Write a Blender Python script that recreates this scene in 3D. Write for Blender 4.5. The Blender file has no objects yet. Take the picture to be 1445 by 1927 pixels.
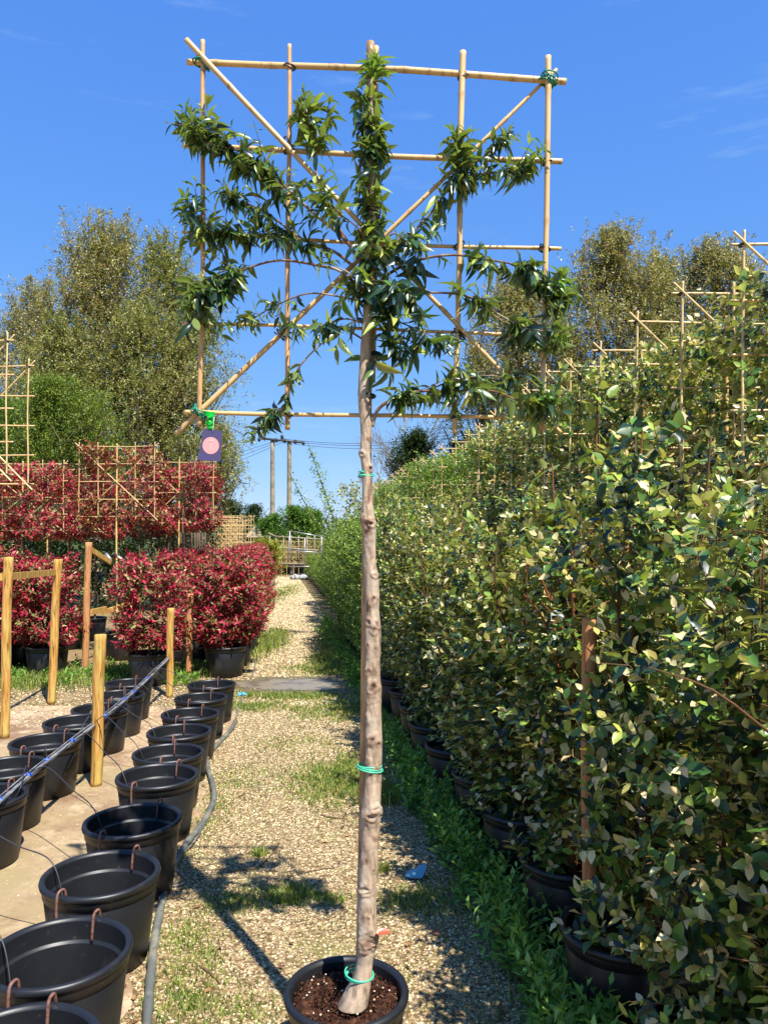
import bpy, math, random
import numpy as np
from mathutils import Vector
random.seed(7); rng = np.random.default_rng(7)
D = bpy.data; S = bpy.context.scene; COL = S.collection
PI = math.pi
# ------------------------------------------------------------------ camera, sky, sun, exposure
F, HX, HY, CH = 1400.0, 722.5, 1015.0, 1.7          # focal length (px), principal x, horizon y, eye height
cam = D.cameras.new('camera'); co = D.objects.new('camera', cam); COL.objects.link(co)
co.location = (0, 0, CH); co.rotation_euler = (PI/2, 0, 0)
cam.sensor_width = 36; cam.lens = 36*F/1927; cam.shift_y = 51.5/1927
cam.clip_start = .05; cam.clip_end = 2000
S.camera = co
SUN = Vector((.50, -.80, 0)).normalized()*math.cos(math.radians(56)) + Vector((0, 0, math.sin(math.radians(56))))
w = D.worlds.new('World'); S.world = w; w.use_nodes = True
nt = w.node_tree; nt.nodes.clear()
def nn(nt, t, **k):
    n = nt.nodes.new(t)
    for a, b in k.items(): setattr(n, a, b)
    return n
sky = nn(nt, 'ShaderNodeTexSky', sky_type='NISHITA', sun_disc=False, sun_elevation=math.radians(56),
         sun_rotation=math.atan2(SUN.x, SUN.y), air_density=1.0, dust_density=.0, ozone_density=3.0, altitude=60)
bg = nn(nt, 'ShaderNodeBackground'); bg.inputs[1].default_value = .15
# faint streaks of high cloud
tc = nn(nt, 'ShaderNodeTexCoord'); mp = nn(nt, 'ShaderNodeMapping'); mp.inputs['Scale'].default_value = (2.2, 2.2, 13)
mp.inputs['Rotation'].default_value = (0, .12, 0)
no = nn(nt, 'ShaderNodeTexNoise'); no.inputs['Scale'].default_value = 2.1; no.inputs['Detail'].default_value = 7; no.inputs['Roughness'].default_value = .62
cr = nn(nt, 'ShaderNodeValToRGB'); cr.color_ramp.elements[0].position = .60; cr.color_ramp.elements[1].position = .92; cr.color_ramp.elements[1].color = (.35, .35, .35, 1)
mx = nn(nt, 'ShaderNodeMixRGB'); mx.inputs[2].default_value = (2.6, 3.2, 3.9, 1)
L = nt.links.new
L(tc.outputs['Generated'], mp.inputs[0]); L(mp.outputs[0], no.inputs['Vector']); L(no.outputs['Fac'], cr.inputs[0])
sp = nn(nt, 'ShaderNodeSeparateColor'); cb = nn(nt, 'ShaderNodeCombineColor'); L(sky.outputs[0], sp.inputs[0])
for ch, (ex, kf) in enumerate(((.82, .405), (.56, .85), (.22, 2.45))):       # clear spring air: deeper blue than the model's, less white at the horizon
    pw = nn(nt, 'ShaderNodeMath', operation='POWER'); pw.inputs[1].default_value = ex; mu = nn(nt, 'ShaderNodeMath', operation='MULTIPLY'); mu.inputs[1].default_value = kf
    L(sp.outputs[ch], pw.inputs[0]); L(pw.outputs[0], mu.inputs[0]); L(mu.outputs[0], cb.inputs[ch])
L(cr.outputs[0], mx.inputs[0]); L(cb.outputs[0], mx.inputs[1]); L(mx.outputs[0], bg.inputs[0])
L(bg.outputs[0], nn(nt, 'ShaderNodeOutputWorld').inputs[0])
sl = D.lights.new('sun', 'SUN'); so = D.objects.new('sun', sl); COL.objects.link(so)
sl.energy = 4.9; sl.angle = math.radians(.53); sl.color = (1, .955, .88)
so.rotation_euler = SUN.to_track_quat('Z', 'Y').to_euler(); so.location = (6, -8, 14)
S.view_settings.view_transform = 'Standard'; S.view_settings.look = 'None'
S.view_settings.exposure = .92; S.view_settings.gamma = 1
try:
    S.cycles.max_bounces = 6; S.cycles.transparent_max_bounces = 4; S.cycles.caustics_reflective = False
except Exception: pass

# ------------------------------------------------------------------ helpers
def W(px, py, d): return np.array(((px-HX)/F*d, d, CH-(py-HY)/F*d))
def G(px, py, z=0.0):
    d = (CH-z)*F/(py-HY); return np.array(((px-HX)/F*d, d, z))
def s2l(c):
    c = np.asarray(c, float)/255.; return np.where(c <= .04045, c/12.92, ((c+.055)/1.055)**2.4)
def norm(v): return v/np.maximum(np.linalg.norm(v, axis=-1, keepdims=True), 1e-9)

class M:                                   # mesh collector
    def __init__(s): s.v = []; s.q = []; s.t = []; s.c = []; s.n = 0
    def add(s, v, q=None, t=None, c=None):
        v = np.asarray(v, float).reshape(-1, 3)
        if q is not None and len(q): s.q.append(np.asarray(q, int).reshape(-1, 4)+s.n)
        if t is not None and len(t): s.t.append(np.asarray(t, int).reshape(-1, 3)+s.n)
        if c is None: c = np.ones((len(v), 3))
        c = np.asarray(c, float)
        if c.ndim == 1: c = np.tile(c, (len(v), 1))
        s.v.append(v); s.c.append(c); s.n += len(v); return s
    def mesh(s, name, smooth=True, off=None):
        v = np.concatenate(s.v) if s.v else np.zeros((0, 3))
        if off is not None: v = v-np.asarray(off)
        q = np.concatenate(s.q) if s.q else np.zeros((0, 4), int); t = np.concatenate(s.t) if s.t else np.zeros((0, 3), int)
        me = D.meshes.new(name); me.vertices.add(len(v)); me.vertices.foreach_set('co', v.astype(np.float32).ravel())
        idx = np.concatenate([q.ravel(), t.ravel()]); me.loops.add(len(idx)); me.loops.foreach_set('vertex_index', idx.astype(np.int32))
        np_ = len(q)+len(t); me.polygons.add(np_)
        st = np.concatenate([np.arange(len(q))*4, len(q)*4+np.arange(len(t))*3])
        me.polygons.foreach_set('loop_start', st.astype(np.int32))
        me.polygons.foreach_set('use_smooth', np.full(np_, smooth, dtype=bool))
        me.update(calc_edges=True)
        a = me.color_attributes.new('tint', 'FLOAT_COLOR', 'POINT')
        c = np.concatenate(s.c) if s.c else np.zeros((0, 3))
        a.data.foreach_set('color', np.concatenate([c, np.ones((len(c), 1))], 1).astype(np.float32).ravel())
        return me

def tag(o, label=None, cat=None, group=None, kind=None):
    if label: o['label'] = label
    if cat: o['category'] = cat
    if group: o['group'] = group
    if kind: o['kind'] = kind
    return o
def empty(name, loc, rz=0):
    o = D.objects.new(name, None); COL.objects.link(o); o.location = loc; o.rotation_euler = (0, 0, rz); o.empty_display_size = .05; return o
def obj(name, mc, mat, parent=None, smooth=True, world=False):
    """mc: M collector or mesh.  world=True: vertices are world coordinates and parent sits unrotated."""
    off = None
    if world and parent is not None:
        off = np.array(parent.location)
        if parent.parent: off = off+np.array(parent.parent.location)
    me = mc.mesh(name, smooth, off) if isinstance(mc, M) else mc
    if mat and not me.materials: me.materials.append(mat)
    o = D.objects.new(name, me); COL.objects.link(o)
    if parent: o.parent = parent
    return o
def dup(root, loc, rz=0, sc=None, parent=None):
    r = root.copy(); COL.objects.link(r)
    if parent is None:
        r.location = loc; r.rotation_euler = (0, 0, rz)
        if sc is not None: r.scale = sc if hasattr(sc, '__len__') else (sc, sc, sc)
    else: r.parent = parent
    for ch in list(root.children): dup(ch, None, parent=r)
    return r

def tube(m, pts, rad, sides=8, c=None, cap=True):
    pts = np.asarray(pts, float); n = len(pts); rad = np.broadcast_to(np.asarray(rad, float), (n,))
    tg = norm(np.gradient(pts, axis=0)); ref = np.array((0, 0, 1.)) if abs(tg[0][2]) < .9 else np.array((0, 1., 0))
    u = norm(np.cross(tg[0], ref)); V = []
    a = np.arange(sides)/sides*2*PI
    for i in range(n):
        u = u-tg[i]*np.dot(u, tg[i]); u = u/max(np.linalg.norm(u), 1e-9); b = np.cross(tg[i], u)
        V.append(pts[i]+rad[i]*(np.cos(a)[:, None]*u+np.sin(a)[:, None]*b))
    V = np.concatenate(V); q = []
    i0 = (np.arange(n-1)[:, None]*sides+np.arange(sides)[None]); i1 = (np.arange(n-1)[:, None]*sides+(np.arange(sides)+1) % sides)
    q = np.stack([i0, i1, i1+sides, i0+sides], -1).reshape(-1, 4)
    t = []
    if cap:
        k = len(V); V = np.concatenate([V, pts[:1], pts[-1:]])
        t = [(k, (j+1) % sides, j) for j in range(sides)]+[(k+1, (n-1)*sides+j, (n-1)*sides+(j+1) % sides) for j in range(sides)]
    if c is not None and np.ndim(c) == 2:
        c = np.repeat(np.asarray(c), sides, 0)
        if cap: c = np.concatenate([c, c[:1], c[-1:]])
    m.add(V, q, t, c); return m
def lathe(m, prof, sides=40, cen=(0, 0, 0), c=None):
    prof = np.asarray(prof, float); n = len(prof); a = np.arange(sides)/sides*2*PI
    V = np.stack([prof[:, 0][:, None]*np.cos(a), prof[:, 0][:, None]*np.sin(a), np.repeat(prof[:, 1][:, None], sides, 1)], -1).reshape(-1, 3)+np.array(cen)
    i0 = (np.arange(n-1)[:, None]*sides+np.arange(sides)[None]); i1 = (np.arange(n-1)[:, None]*sides+(np.arange(sides)+1) % sides)
    m.add(V, np.stack([i0, i1, i1+sides, i0+sides], -1).reshape(-1, 4), None, c); return m
def box(m, c, s, rz=0, col=None, R=None):
    x, y, z = np.array(s)/2
    v = np.array([(-x,-y,-z),(x,-y,-z),(x,y,-z),(-x,y,-z),(-x,-y,z),(x,-y,z),(x,y,z),(-x,y,z)])
    if R is not None: v = v@np.asarray(R).T
    elif rz: cc, ss = math.cos(rz), math.sin(rz); v = v@np.array([[cc,ss,0],[-ss,cc,0],[0,0,1]])
    m.add(v+np.array(c), [(0,3,2,1),(4,5,6,7),(0,1,5,4),(1,2,6,5),(2,3,7,6),(3,0,4,7)], None, col); return m
def rnd(a, b): return random.uniform(a, b)
def spline(pts, n):
    """Catmull-Rom through pts, n samples"""
    p = np.asarray(pts, float); p = np.concatenate([2*p[:1]-p[1:2], p, 2*p[-1:]-p[-2:-1]]); k = len(p)-3
    t = np.linspace(0, k-1e-6, n); i = t.astype(int); f = (t-i)[:, None]
    a, b, c, d = p[i], p[i+1], p[i+2], p[i+3]
    return .5*((2*b)+(-a+c)*f+(2*a-5*b+4*c-d)*f**2+(-a+3*b-3*c+d)*f**3)

# value noise in numpy
_N = rng.random((64, 64))
def vnoise(x, y, s=1.0):
    x = np.asarray(x)*s+100; y = np.asarray(y)*s+100; xi = np.floor(x).astype(int); yi = np.floor(y).astype(int)
    fx = x-xi; fy = y-yi; fx = fx*fx*(3-2*fx); fy = fy*fy*(3-2*fy)
    g = lambda a, b: _N[a % 64, b % 64]
    return (g(xi, yi)*(1-fx)+g(xi+1, yi)*fx)*(1-fy)+(g(xi, yi+1)*(1-fx)+g(xi+1, yi+1)*fx)*fy

# ------------------------------------------------------------------ leaves
def leaf_tpl(kind):
    if kind == 'lance':   # curved, pointed, folded
        ys = [0, .12, .35, .6, .82, 1.0]; ws = [.02, .10, .165, .15, .08, 0]; v = []
        for y, wd in zip(ys, ws):
            z = -.5*y**2; wd *= .86; v += [(-wd, y, z+wd*.75), (0, y, z), (wd, y, z+wd*.75)]
    elif kind == 'oval':  # broad with a wavy edge
        ys = [0, .15, .45, .75, 1.0]; ws = [.02, .19, .28, .19, 0]; wv = [0, .03, -.02, .04, 0]; v = []
        for y, wd, k in zip(ys, ws, wv):
            z = -.15*y*y; v += [(-wd, y, z+wd*.30+k), (0, y, z), (wd, y, z+wd*.30-k)]
    elif kind == 'mid':
        v = []
        for y, wd in zip([0, .5, 1.0], [.02, .25, 0]): v += [(-wd, y, wd*.3-.12*y*y), (0, y, -.12*y*y), (wd, y, wd*.3-.12*y*y)]
    elif kind == 'lo':
        return np.array([(0, 0, 0), (.27, .5, .08), (0, 1, -.1), (-.27, .5, .08)], float), np.array([(0, 1, 2, 3)])
    elif kind == 'narrow':
        return np.array([(0, 0, 0), (.15, .45, .05), (0, 1, -.14), (-.15, .45, .05)], float), np.array([(0, 1, 2, 3)])
    n = len(v)//3; q = []
    for i in range(n-1):
        a = i*3; q += [(a, a+1, a+4, a+3), (a+1, a+2, a+5, a+4)]
    return np.array(v, float), np.array(q)
TPL = {k: leaf_tpl(k) for k in ('lance', 'oval', 'mid', 'lo', 'narrow')}
def scatter(m, kind, pos, d, up, size, col, wid=1.0):
    pos = np.asarray(pos, float); n = len(pos)
    if not n: return
    tv, tq = TPL[kind]; d = norm(d); sd = norm(np.cross(d, up)); nr = np.cross(sd, d)
    size = np.broadcast_to(size, (n,))[:, None, None]; wd = np.broadcast_to(wid, (n,))[:, None, None]
    V = pos[:, None]+size*(tv[None, :, 0:1]*wd*sd[:, None]+tv[None, :, 1:2]*d[:, None]+tv[None, :, 2:3]*rng.uniform(.25, 1.75, (n, 1, 1))*nr[:, None])
    k = len(tv); Q = (tq[None]+(np.arange(n)*k)[:, None, None]).reshape(-1, 4)
    m.add(V.reshape(-1, 3), Q, None, np.repeat(col, k, 0))
def palette(n, cols, ws, jit=.18):
    cols = np.array([s2l(c) for c in cols]); ws = np.array(ws, float)/sum(ws)
    c = cols[rng.choice(len(cols), n, p=ws)]
    return np.clip(c*(1+rng.normal(0, jit, (n, 1)))*(1+rng.normal(0, .05, (n, 3))), .002, .95)
def rdir(n): return norm(rng.normal(size=(n, 3)))

def twigs(mw, ml, base, tdir, length, kind, nl, lsize, pal, tippal=None, r=.002, droop=.0, hang=0, spread=.9, wcol=(.05, .03, .02), wid=1.0, tipn=2, wood=True):
    """leafy twigs: wood into mw, leaves into ml, leaves set spirally along each twig"""
    n = len(base); tdir = norm(tdir); length = np.broadcast_to(length, (n,))
    end = base+tdir*length[:, None]+np.array((0, 0, -1.))*(droop*length[:, None])
    if wood and mw is not None:
        s = norm(np.cross(tdir, rdir(n))); b = np.cross(tdir, s)
        ang = np.arange(3)/3*2*PI
        ring = np.cos(ang)[None, :, None]*s[:, None]+np.sin(ang)[None, :, None]*b[:, None]
        V = np.concatenate([base[:, None]+r*ring, end[:, None]+r*.5*ring], 1).reshape(-1, 3)
        q = np.array([(0, 1, 4, 3), (1, 2, 5, 4), (2, 0, 3, 5)]); mw.add(V, (q[None]+(np.arange(n)*6)[:, None, None]).reshape(-1, 4), None, np.array(wcol))
    t = (np.arange(nl)+rng.random((n, nl)))/nl; t = .08+.92*t
    P = base[:, None]*(1-t[..., None])+end[:, None]*t[..., None]
    s = norm(np.cross(tdir, rdir(n))); b = np.cross(tdir, s)
    ph = (np.arange(nl)*2.4)[None]+rng.random((n, 1))*6+rng.normal(0, .4, (n, nl))
    rad = np.cos(ph)[..., None]*s[:, None]+np.sin(ph)[..., None]*b[:, None]
    fw = (.35+.9*t*t)[..., None]
    d = rad*spread+tdir[:, None]*fw+rng.normal(0, .18, (n, nl, 3))+np.array((0, 0, -droop-hang))
    up = norm(tdir[:, None]*.8-rad*.3+np.array((0, 0, .7))+rng.normal(0, .35, (n, nl, 3)))
    sz = lsize*(1-.35*t**3)*rng.uniform(.7, 1.2, (n, nl))
    c = pal(n*nl)
    if tippal is not None:
        tip = (t > 1-tipn/nl).reshape(-1)&(rng.random(n*nl) < .8); c[tip] = tippal(tip.sum())
    scatter(ml, kind, P.reshape(-1, 3), d.reshape(-1, 3), up.reshape(-1, 3), sz.reshape(-1), c, wid)

# ------------------------------------------------------------------ materials
MATS = {}
def mat(name, base=(.5, .5, .5), rough=.6, spec=.5, metal=0, attr=False, noise=None, bump=None, trans=0, under=None, transcol=1.6, coat=0):
    """noise=(scale, colour2, low, high[, detail]); bump=(scale, strength, distance)"""
    m = D.materials.new(name); m.use_nodes = True; nt = m.node_tree; nt.nodes.clear(); L = nt.links.new
    out = nn(nt, 'ShaderNodeOutputMaterial'); p = nn(nt, 'ShaderNodeBsdfPrincipled')
    p.inputs['Roughness'].default_value = rough; p.inputs['Specular IOR Level'].default_value = spec; p.inputs['Metallic'].default_value = metal
    p.inputs['Coat Weight'].default_value = coat
    tc = nn(nt, 'ShaderNodeTexCoord')
    c = nn(nt, 'ShaderNodeRGB'); c.outputs[0].default_value = (*base, 1); cs = c.outputs[0]
    if attr:
        a = nn(nt, 'ShaderNodeAttribute', attribute_name='tint'); cs = a.outputs['Color']
    if noise:
        for nz in (noise if isinstance(noise, list) else [noise]):
            n1 = nn(nt, 'ShaderNodeTexNoise'); n1.inputs['Scale'].default_value = nz[0]; n1.inputs['Detail'].default_value = nz[4] if len(nz) > 4 else 5
            if len(nz) > 5:
                mpn = nn(nt, 'ShaderNodeMapping'); mpn.inputs['Scale'].default_value = nz[5]; L(tc.outputs['Object'], mpn.inputs[0]); L(mpn.outputs[0], n1.inputs['Vector'])
            else: L(tc.outputs['Object'], n1.inputs['Vector'])
            r = nn(nt, 'ShaderNodeMapRange'); r.inputs[1].default_value = nz[2]; r.inputs[2].default_value = nz[3]
            L(n1.outputs['Fac'], r.inputs[0])
            mxn = nn(nt, 'ShaderNodeMixRGB'); mxn.inputs[2].default_value = (*nz[1], 1); L(r.outputs[0], mxn.inputs[0]); L(cs, mxn.inputs[1]); cs = mxn.outputs[0]
    if under is not None:
        g = nn(nt, 'ShaderNodeNewGeometry'); mu = nn(nt, 'ShaderNodeMixRGB'); mu.inputs[2].default_value = (*under[0], 1)
        ml = nn(nt, 'ShaderNodeMath', operation='MULTIPLY'); ml.inputs[1].default_value = under[1]
        L(g.outputs['Backfacing'], ml.inputs[0]); L(ml.outputs[0], mu.inputs[0]); L(cs, mu.inputs[1]); cs = mu.outputs[0]
    L(cs, p.inputs['Base Color'])
    if bump:
        n2 = nn(nt, 'ShaderNodeTexNoise'); n2.inputs['Scale'].default_value = bump[0]; n2.inputs['Detail'].default_value = 6
        b = nn(nt, 'ShaderNodeBump'); b.inputs['Strength'].default_value = bump[1]; b.inputs['Distance'].default_value = bump[2]
        L(tc.outputs['Object'], n2.inputs['Vector']); L(n2.outputs['Fac'], b.inputs['Height']); L(b.outputs[0], p.inputs['Normal'])
    sh = p.outputs[0]
    if trans:
        t = nn(nt, 'ShaderNodeBsdfTranslucent'); ms = nn(nt, 'ShaderNodeMixShader'); ms.inputs[0].default_value = trans
        tcx = nn(nt, 'ShaderNodeMixRGB', blend_type='MULTIPLY'); tcx.inputs[0].default_value = 1; tcx.inputs[2].default_value = (transcol*1.0, transcol*1.05, transcol*.45, 1)
        L(cs, tcx.inputs[1]); L(tcx.outputs[0], t.inputs[0]); L(sh, ms.inputs[1]); L(t.outputs[0], ms.inputs[2]); sh = ms.outputs[0]
    L(sh, out.inputs[0]); MATS[name] = m; return m
m_leaf = mat('laurel_leaf', attr=True, noise=(45, tuple(s2l((34, 52, 32))), .55, .95), rough=.30, spec=.6, trans=.22, transcol=2.2, under=(tuple(s2l((128, 144, 76))), .7))
m_ela = mat('silvery_leaf', attr=True, noise=[(38, tuple(s2l((64, 76, 40))), .6, 1.0)], rough=.36, spec=.45, trans=.2, transcol=2.4, under=(tuple(s2l((164, 158, 96))), .5))
m_green = mat('hedge_leaf', attr=True, rough=.45, trans=.3, transcol=1.8)
m_red = mat('red_leaf', attr=True, rough=.5, spec=.35, trans=.2, transcol=1.2)
m_tree = mat('tree_leaf', attr=True, rough=.55, spec=.3, trans=.25, transcol=1.4)
m_grass = mat('grass_blade', attr=True, rough=.5, spec=.3, trans=.3, transcol=1.6)
m_wood = mat('twig_bark', attr=True, rough=.85, spec=.2)
m_bark = mat('bark', attr=True, rough=.75, spec=.25, noise=[(60, tuple(s2l((112, 92, 74))), .5, .72, 6, (1, 1, .35)), (14, tuple(s2l((172, 158, 138))), .48, .66, 4)], bump=(90, .35, .004))
m_farbark = mat('old_bark', base=(.11, .09, .07), rough=.9, noise=(6, (.2, .17, .13), .4, .7))
m_bam = mat('bamboo', attr=True, rough=.42, spec=.5, noise=[(9, tuple(s2l((205, 165, 110))), .42, .7, 6, (5, 5, .8)), (22, tuple(s2l((120, 88, 52))), .58, .8, 5, (3, 3, .6))], bump=(60, .08, .002))
m_pot = mat('black_plastic', base=(.011, .012, .014), rough=.42, spec=.45, noise=[(7, (.022, .022, .023), .5, .85), (45, (.085, .076, .062), .66, .88, 8), (3.5, (.05, .045, .038), .56, .8, 9)], bump=(120, .05, .001))
m_soil = mat('potting_soil', attr=True, rough=.95, spec=.15, bump=(80, .6, .01))
m_rust = mat('rusty_wire', base=tuple(s2l((124, 88, 74))), rough=.7, noise=(60, tuple(s2l((84, 50, 40))), .4, .65))
m_tie = mat('green_tie', base=tuple(s2l((20, 130, 100))), rough=.35)
m_btie = mat('black_tie', base=(.015, .017, .016), rough=.4)
m_rib = mat('green_ribbon', base=tuple(s2l((20, 190, 60))), rough=.4, trans=.3, transcol=1.2)
m_card = mat('tag_card', base=tuple(s2l((74, 66, 96))), rough=.4, noise=(25, tuple(s2l((72, 66, 112))), .4, .7))
m_pink = mat('tag_pink', base=tuple(s2l((232, 150, 148))), rough=.45)
m_pale = mat('tag_pale', base=tuple(s2l((240, 172, 168))), rough=.45)
m_string = mat('white_string', base=(.75, .75, .75), rough=.6)
m_post = mat('treated_timber', base=tuple(s2l((198, 152, 84))), rough=.75, spec=.25, bump=(40, .25, .004),
             noise=[(9, tuple(s2l((156, 112, 42))), .42, .62, 7, (7, 7, .5)), (5, tuple(s2l((190, 168, 92))), .5, .66, 6, (4, 4, .7)), (18, tuple(s2l((84, 56, 28))), .58, .7, 7, (5, 5, .4))])
m_post2 = mat('orange_timber', base=tuple(s2l((188, 138, 92))), rough=.75, spec=.25, bump=(40, .25, .004),
             noise=[(7, tuple(s2l((170, 112, 66))), .4, .7, 6, (7, 7, .5)), (18, tuple(s2l((110, 72, 44))), .58, .7, 6, (5, 5, .4))])
m_pipe = mat('grey_pipe', base=tuple(s2l((98, 100, 106))), rough=.5, noise=(14, tuple(s2l((150, 148, 142))), .45, .7), bump=(60, .2, .002))
m_hose = mat('dusty_hose', base=tuple(s2l((92, 94, 88))), rough=.65, noise=[(10, tuple(s2l((140, 136, 118))), .45, .7), (40, tuple(s2l((60, 66, 64))), .55, .75)], bump=(60, .2, .002))
m_tubeb = mat('black_tube', base=(.03, .03, .032), rough=.45)
m_blue = mat('blue_plastic', base=tuple(s2l((40, 90, 200))), rough=.35)
m_cloth = mat('blue_cloth', base=tuple(s2l((60, 165, 215))), rough=.7)
m_teal = mat('teal_plastic', base=tuple(s2l((95, 150, 165))), rough=.35, spec=.6)
m_metal = mat('galvanised', base=(.5, .5, .5), rough=.4, metal=.7, noise=(20, (.35, .35, .35), .4, .7))
m_pole = mat('weathered_pole', base=tuple(s2l((150, 140, 118))), rough=.85, noise=(3, tuple(s2l((110, 104, 84))), .4, .7))
m_wire = mat('line_wire', base=(.06, .06, .07), rough=.5)
m_stone = mat('dry_stone', base=tuple(s2l((150, 140, 125))), rough=.9, noise=(5, tuple(s2l((100, 92, 82))), .4, .65), bump=(12, .5, .05))
m_white = mat('white_sack', base=(.42, .42, .42), rough=.7, noise=(8, (.25, .25, .24), .4, .6))
m_rock = mat('gravel_stone', attr=True, rough=.85, spec=.25)
m_water = mat('puddle_water', base=(.10, .085, .06), rough=.34, spec=.25, noise=(5, (.22, .18, .12), .3, .5))
def ground_mat(name, cols, vs=70, green=None, bmp=.5, sand=False):
    m = D.materials.new(name); m.use_nodes = True; nt = m.node_tree; nt.nodes.clear(); L = nt.links.new
    out = nn(nt, 'ShaderNodeOutputMaterial'); p = nn(nt, 'ShaderNodeBsdfPrincipled'); p.inputs['Roughness'].default_value = .9; p.inputs['Specular IOR Level'].default_value = .2
    tc = nn(nt, 'ShaderNodeTexCoord'); vo = nn(nt, 'ShaderNodeTexVoronoi'); vo.inputs['Scale'].default_value = vs; vo.inputs['Randomness'].default_value = 1
    L(tc.outputs['Object'], vo.inputs['Vector']); sx = nn(nt, 'ShaderNodeSeparateColor'); L(vo.outputs['Color'], sx.inputs[0])
    cr = nn(nt, 'ShaderNodeValToRGB'); el = cr.color_ramp.elements
    for i, c in enumerate(cols):
        e = el[i] if i < 2 else el.new(.5)
        e.position = i/(len(cols)-1) if i < 2 else i/(len(cols)-1)
        e.color = (*s2l(c), 1)
    if len(cols) > 2: el[1].position = 1/(len(cols)-1)
    L(sx.outputs[0], cr.inputs[0]); cs = cr.outputs[0]
    def nzmix(scale, col, lo, hi, cs, det=6):
        n = nn(nt, 'ShaderNodeTexNoise'); n.inputs['Scale'].default_value = scale; n.inputs['Detail'].default_value = det; n.inputs['Roughness'].default_value = .65; L(tc.outputs['Object'], n.inputs['Vector'])
        r = nn(nt, 'ShaderNodeMapRange'); r.inputs[1].default_value = lo; r.inputs[2].default_value = hi; L(n.outputs['Fac'], r.inputs[0])
        x = nn(nt, 'ShaderNodeMixRGB'); x.inputs[2].default_value = (*s2l(col), 1); L(r.outputs[0], x.inputs[0]); L(cs, x.inputs[1]); return x.outputs[0]
    for g in green or []: cs = nzmix(*g, cs)
    L(cs, p.inputs['Base Color'])
    b = nn(nt, 'ShaderNodeBump'); b.inputs['Strength'].default_value = bmp; b.inputs['Distance'].default_value = .012
    n = nn(nt, 'ShaderNodeTexNoise'); n.inputs['Scale'].default_value = 25 if sand else 90; n.inputs['Detail'].default_value = 8; L(tc.outputs['Object'], n.inputs['Vector'])
    L(n.outputs['Fac'], b.inputs['Height']); L(b.outputs[0], p.inputs['Normal'])
    L(p.outputs[0], out.inputs[0]); return m
m_path = ground_mat('gravel_path', [(84, 66, 42), (112, 92, 62), (140, 116, 82), (168, 146, 108)], 85, [(2.2, (122, 124, 66), .56, .78), (.9, (130, 108, 78), .55, .8)])
m_bed = ground_mat('sandy_bed', [(158, 134, 106), (168, 144, 114), (178, 154, 124)], 60, [(1.3, (128, 102, 78), .44, .62), (4.5, (196, 172, 140), .52, .68), (24, (108, 84, 62), .56, .7), (.7, (150, 132, 96), .5, .62)], .35, True)
m_ground = ground_mat('earth', [(104, 84, 56), (136, 114, 80), (156, 134, 98)], 60, [(1.5, (100, 102, 52), .52, .68), (8, (92, 72, 50), .55, .75)])

# ------------------------------------------------------------------ ground
def sheet(name, poly_l, poly_r, z, m, nx=24):
    """grid between two edge polylines (same number of points)"""
    a = np.array(poly_l); b = np.array(poly_r); n = len(a); t = np.linspace(0, 1, nx+1)
    V = a[:, None]*(1-t[None, :, None])+b[:, None]*t[None, :, None]
    V = np.concatenate([V, np.full(V.shape[:2]+(1,), z)], -1)
    i = (np.arange(n-1)[:, None]*(nx+1)+np.arange(nx)[None]).reshape(-1)
    mc = M(); mc.add(V.reshape(-1, 3), np.stack([i, i+1, i+nx+2, i+nx+1], -1)); o = obj(name, mc, m); tag(o, kind='structure'); return o
g = M(); gx = np.linspace(-450, 450, 31); gy = np.linspace(-60, 900, 31)
V = np.stack(np.meshgrid(gx, gy), -1).reshape(-1, 2); i = (np.arange(30)[:, None]*31+np.arange(30)).reshape(-1)
g.add(np.concatenate([V, np.zeros((len(V), 1))], 1), np.stack([i, i+1, i+32, i+31], -1)); tag(obj('ground', g, m_ground), kind='structure')
HOSE = [(482, 1240), (478, 1262), (462, 1300), (450, 1330), (440, 1365), (415, 1395), (393, 1420), (390, 1440), (400, 1475), (402, 1505), (385, 1545), (350, 1590), (318, 1650), (305, 1700), (290, 1780), (283, 1850), (275, 1960)]
HW = np.array([G(*p) for p in HOSE]); HW = HW[np.argsort(HW[:, 1])]
def hose_x(y):
    y = np.asarray(y, float); x = np.interp(y, HW[:, 1], HW[:, 0])
    x = np.where(y > HW[-1, 1], HW[-1, 0]-.13*(y-HW[-1, 1]), x); return np.where(y < HW[0, 1], HW[0, 0]+.1*(HW[0, 1]-y), x)
def row_x(d): return 1.22-.150*np.asarray(d)            # centre line of the front row of hedge shrubs
ys = np.concatenate([np.linspace(-3, 12, 120), np.linspace(12.4, 36, 50)])
wob = lambda y, k: .10*(vnoise(y, k, 2.3)-.5)+.05*(vnoise(y, k+9, 9)-.5)
sheet('gravel_path', np.stack([hose_x(ys)-.05+wob(ys, 3), ys], 1), np.stack([row_x(ys)-.12+wob(ys, 7), ys], 1), .004, m_path)
yb = np.linspace(-3, 7.6, 100)
sheet('planting_bed', np.stack([np.full(100, -6.5)+wob(yb, 5), yb], 1), np.stack([hose_x(yb)-.02+wob(yb, 13), yb+.2*(vnoise(yb, 1, 1)-.5)], 1), .008, m_bed)
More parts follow.
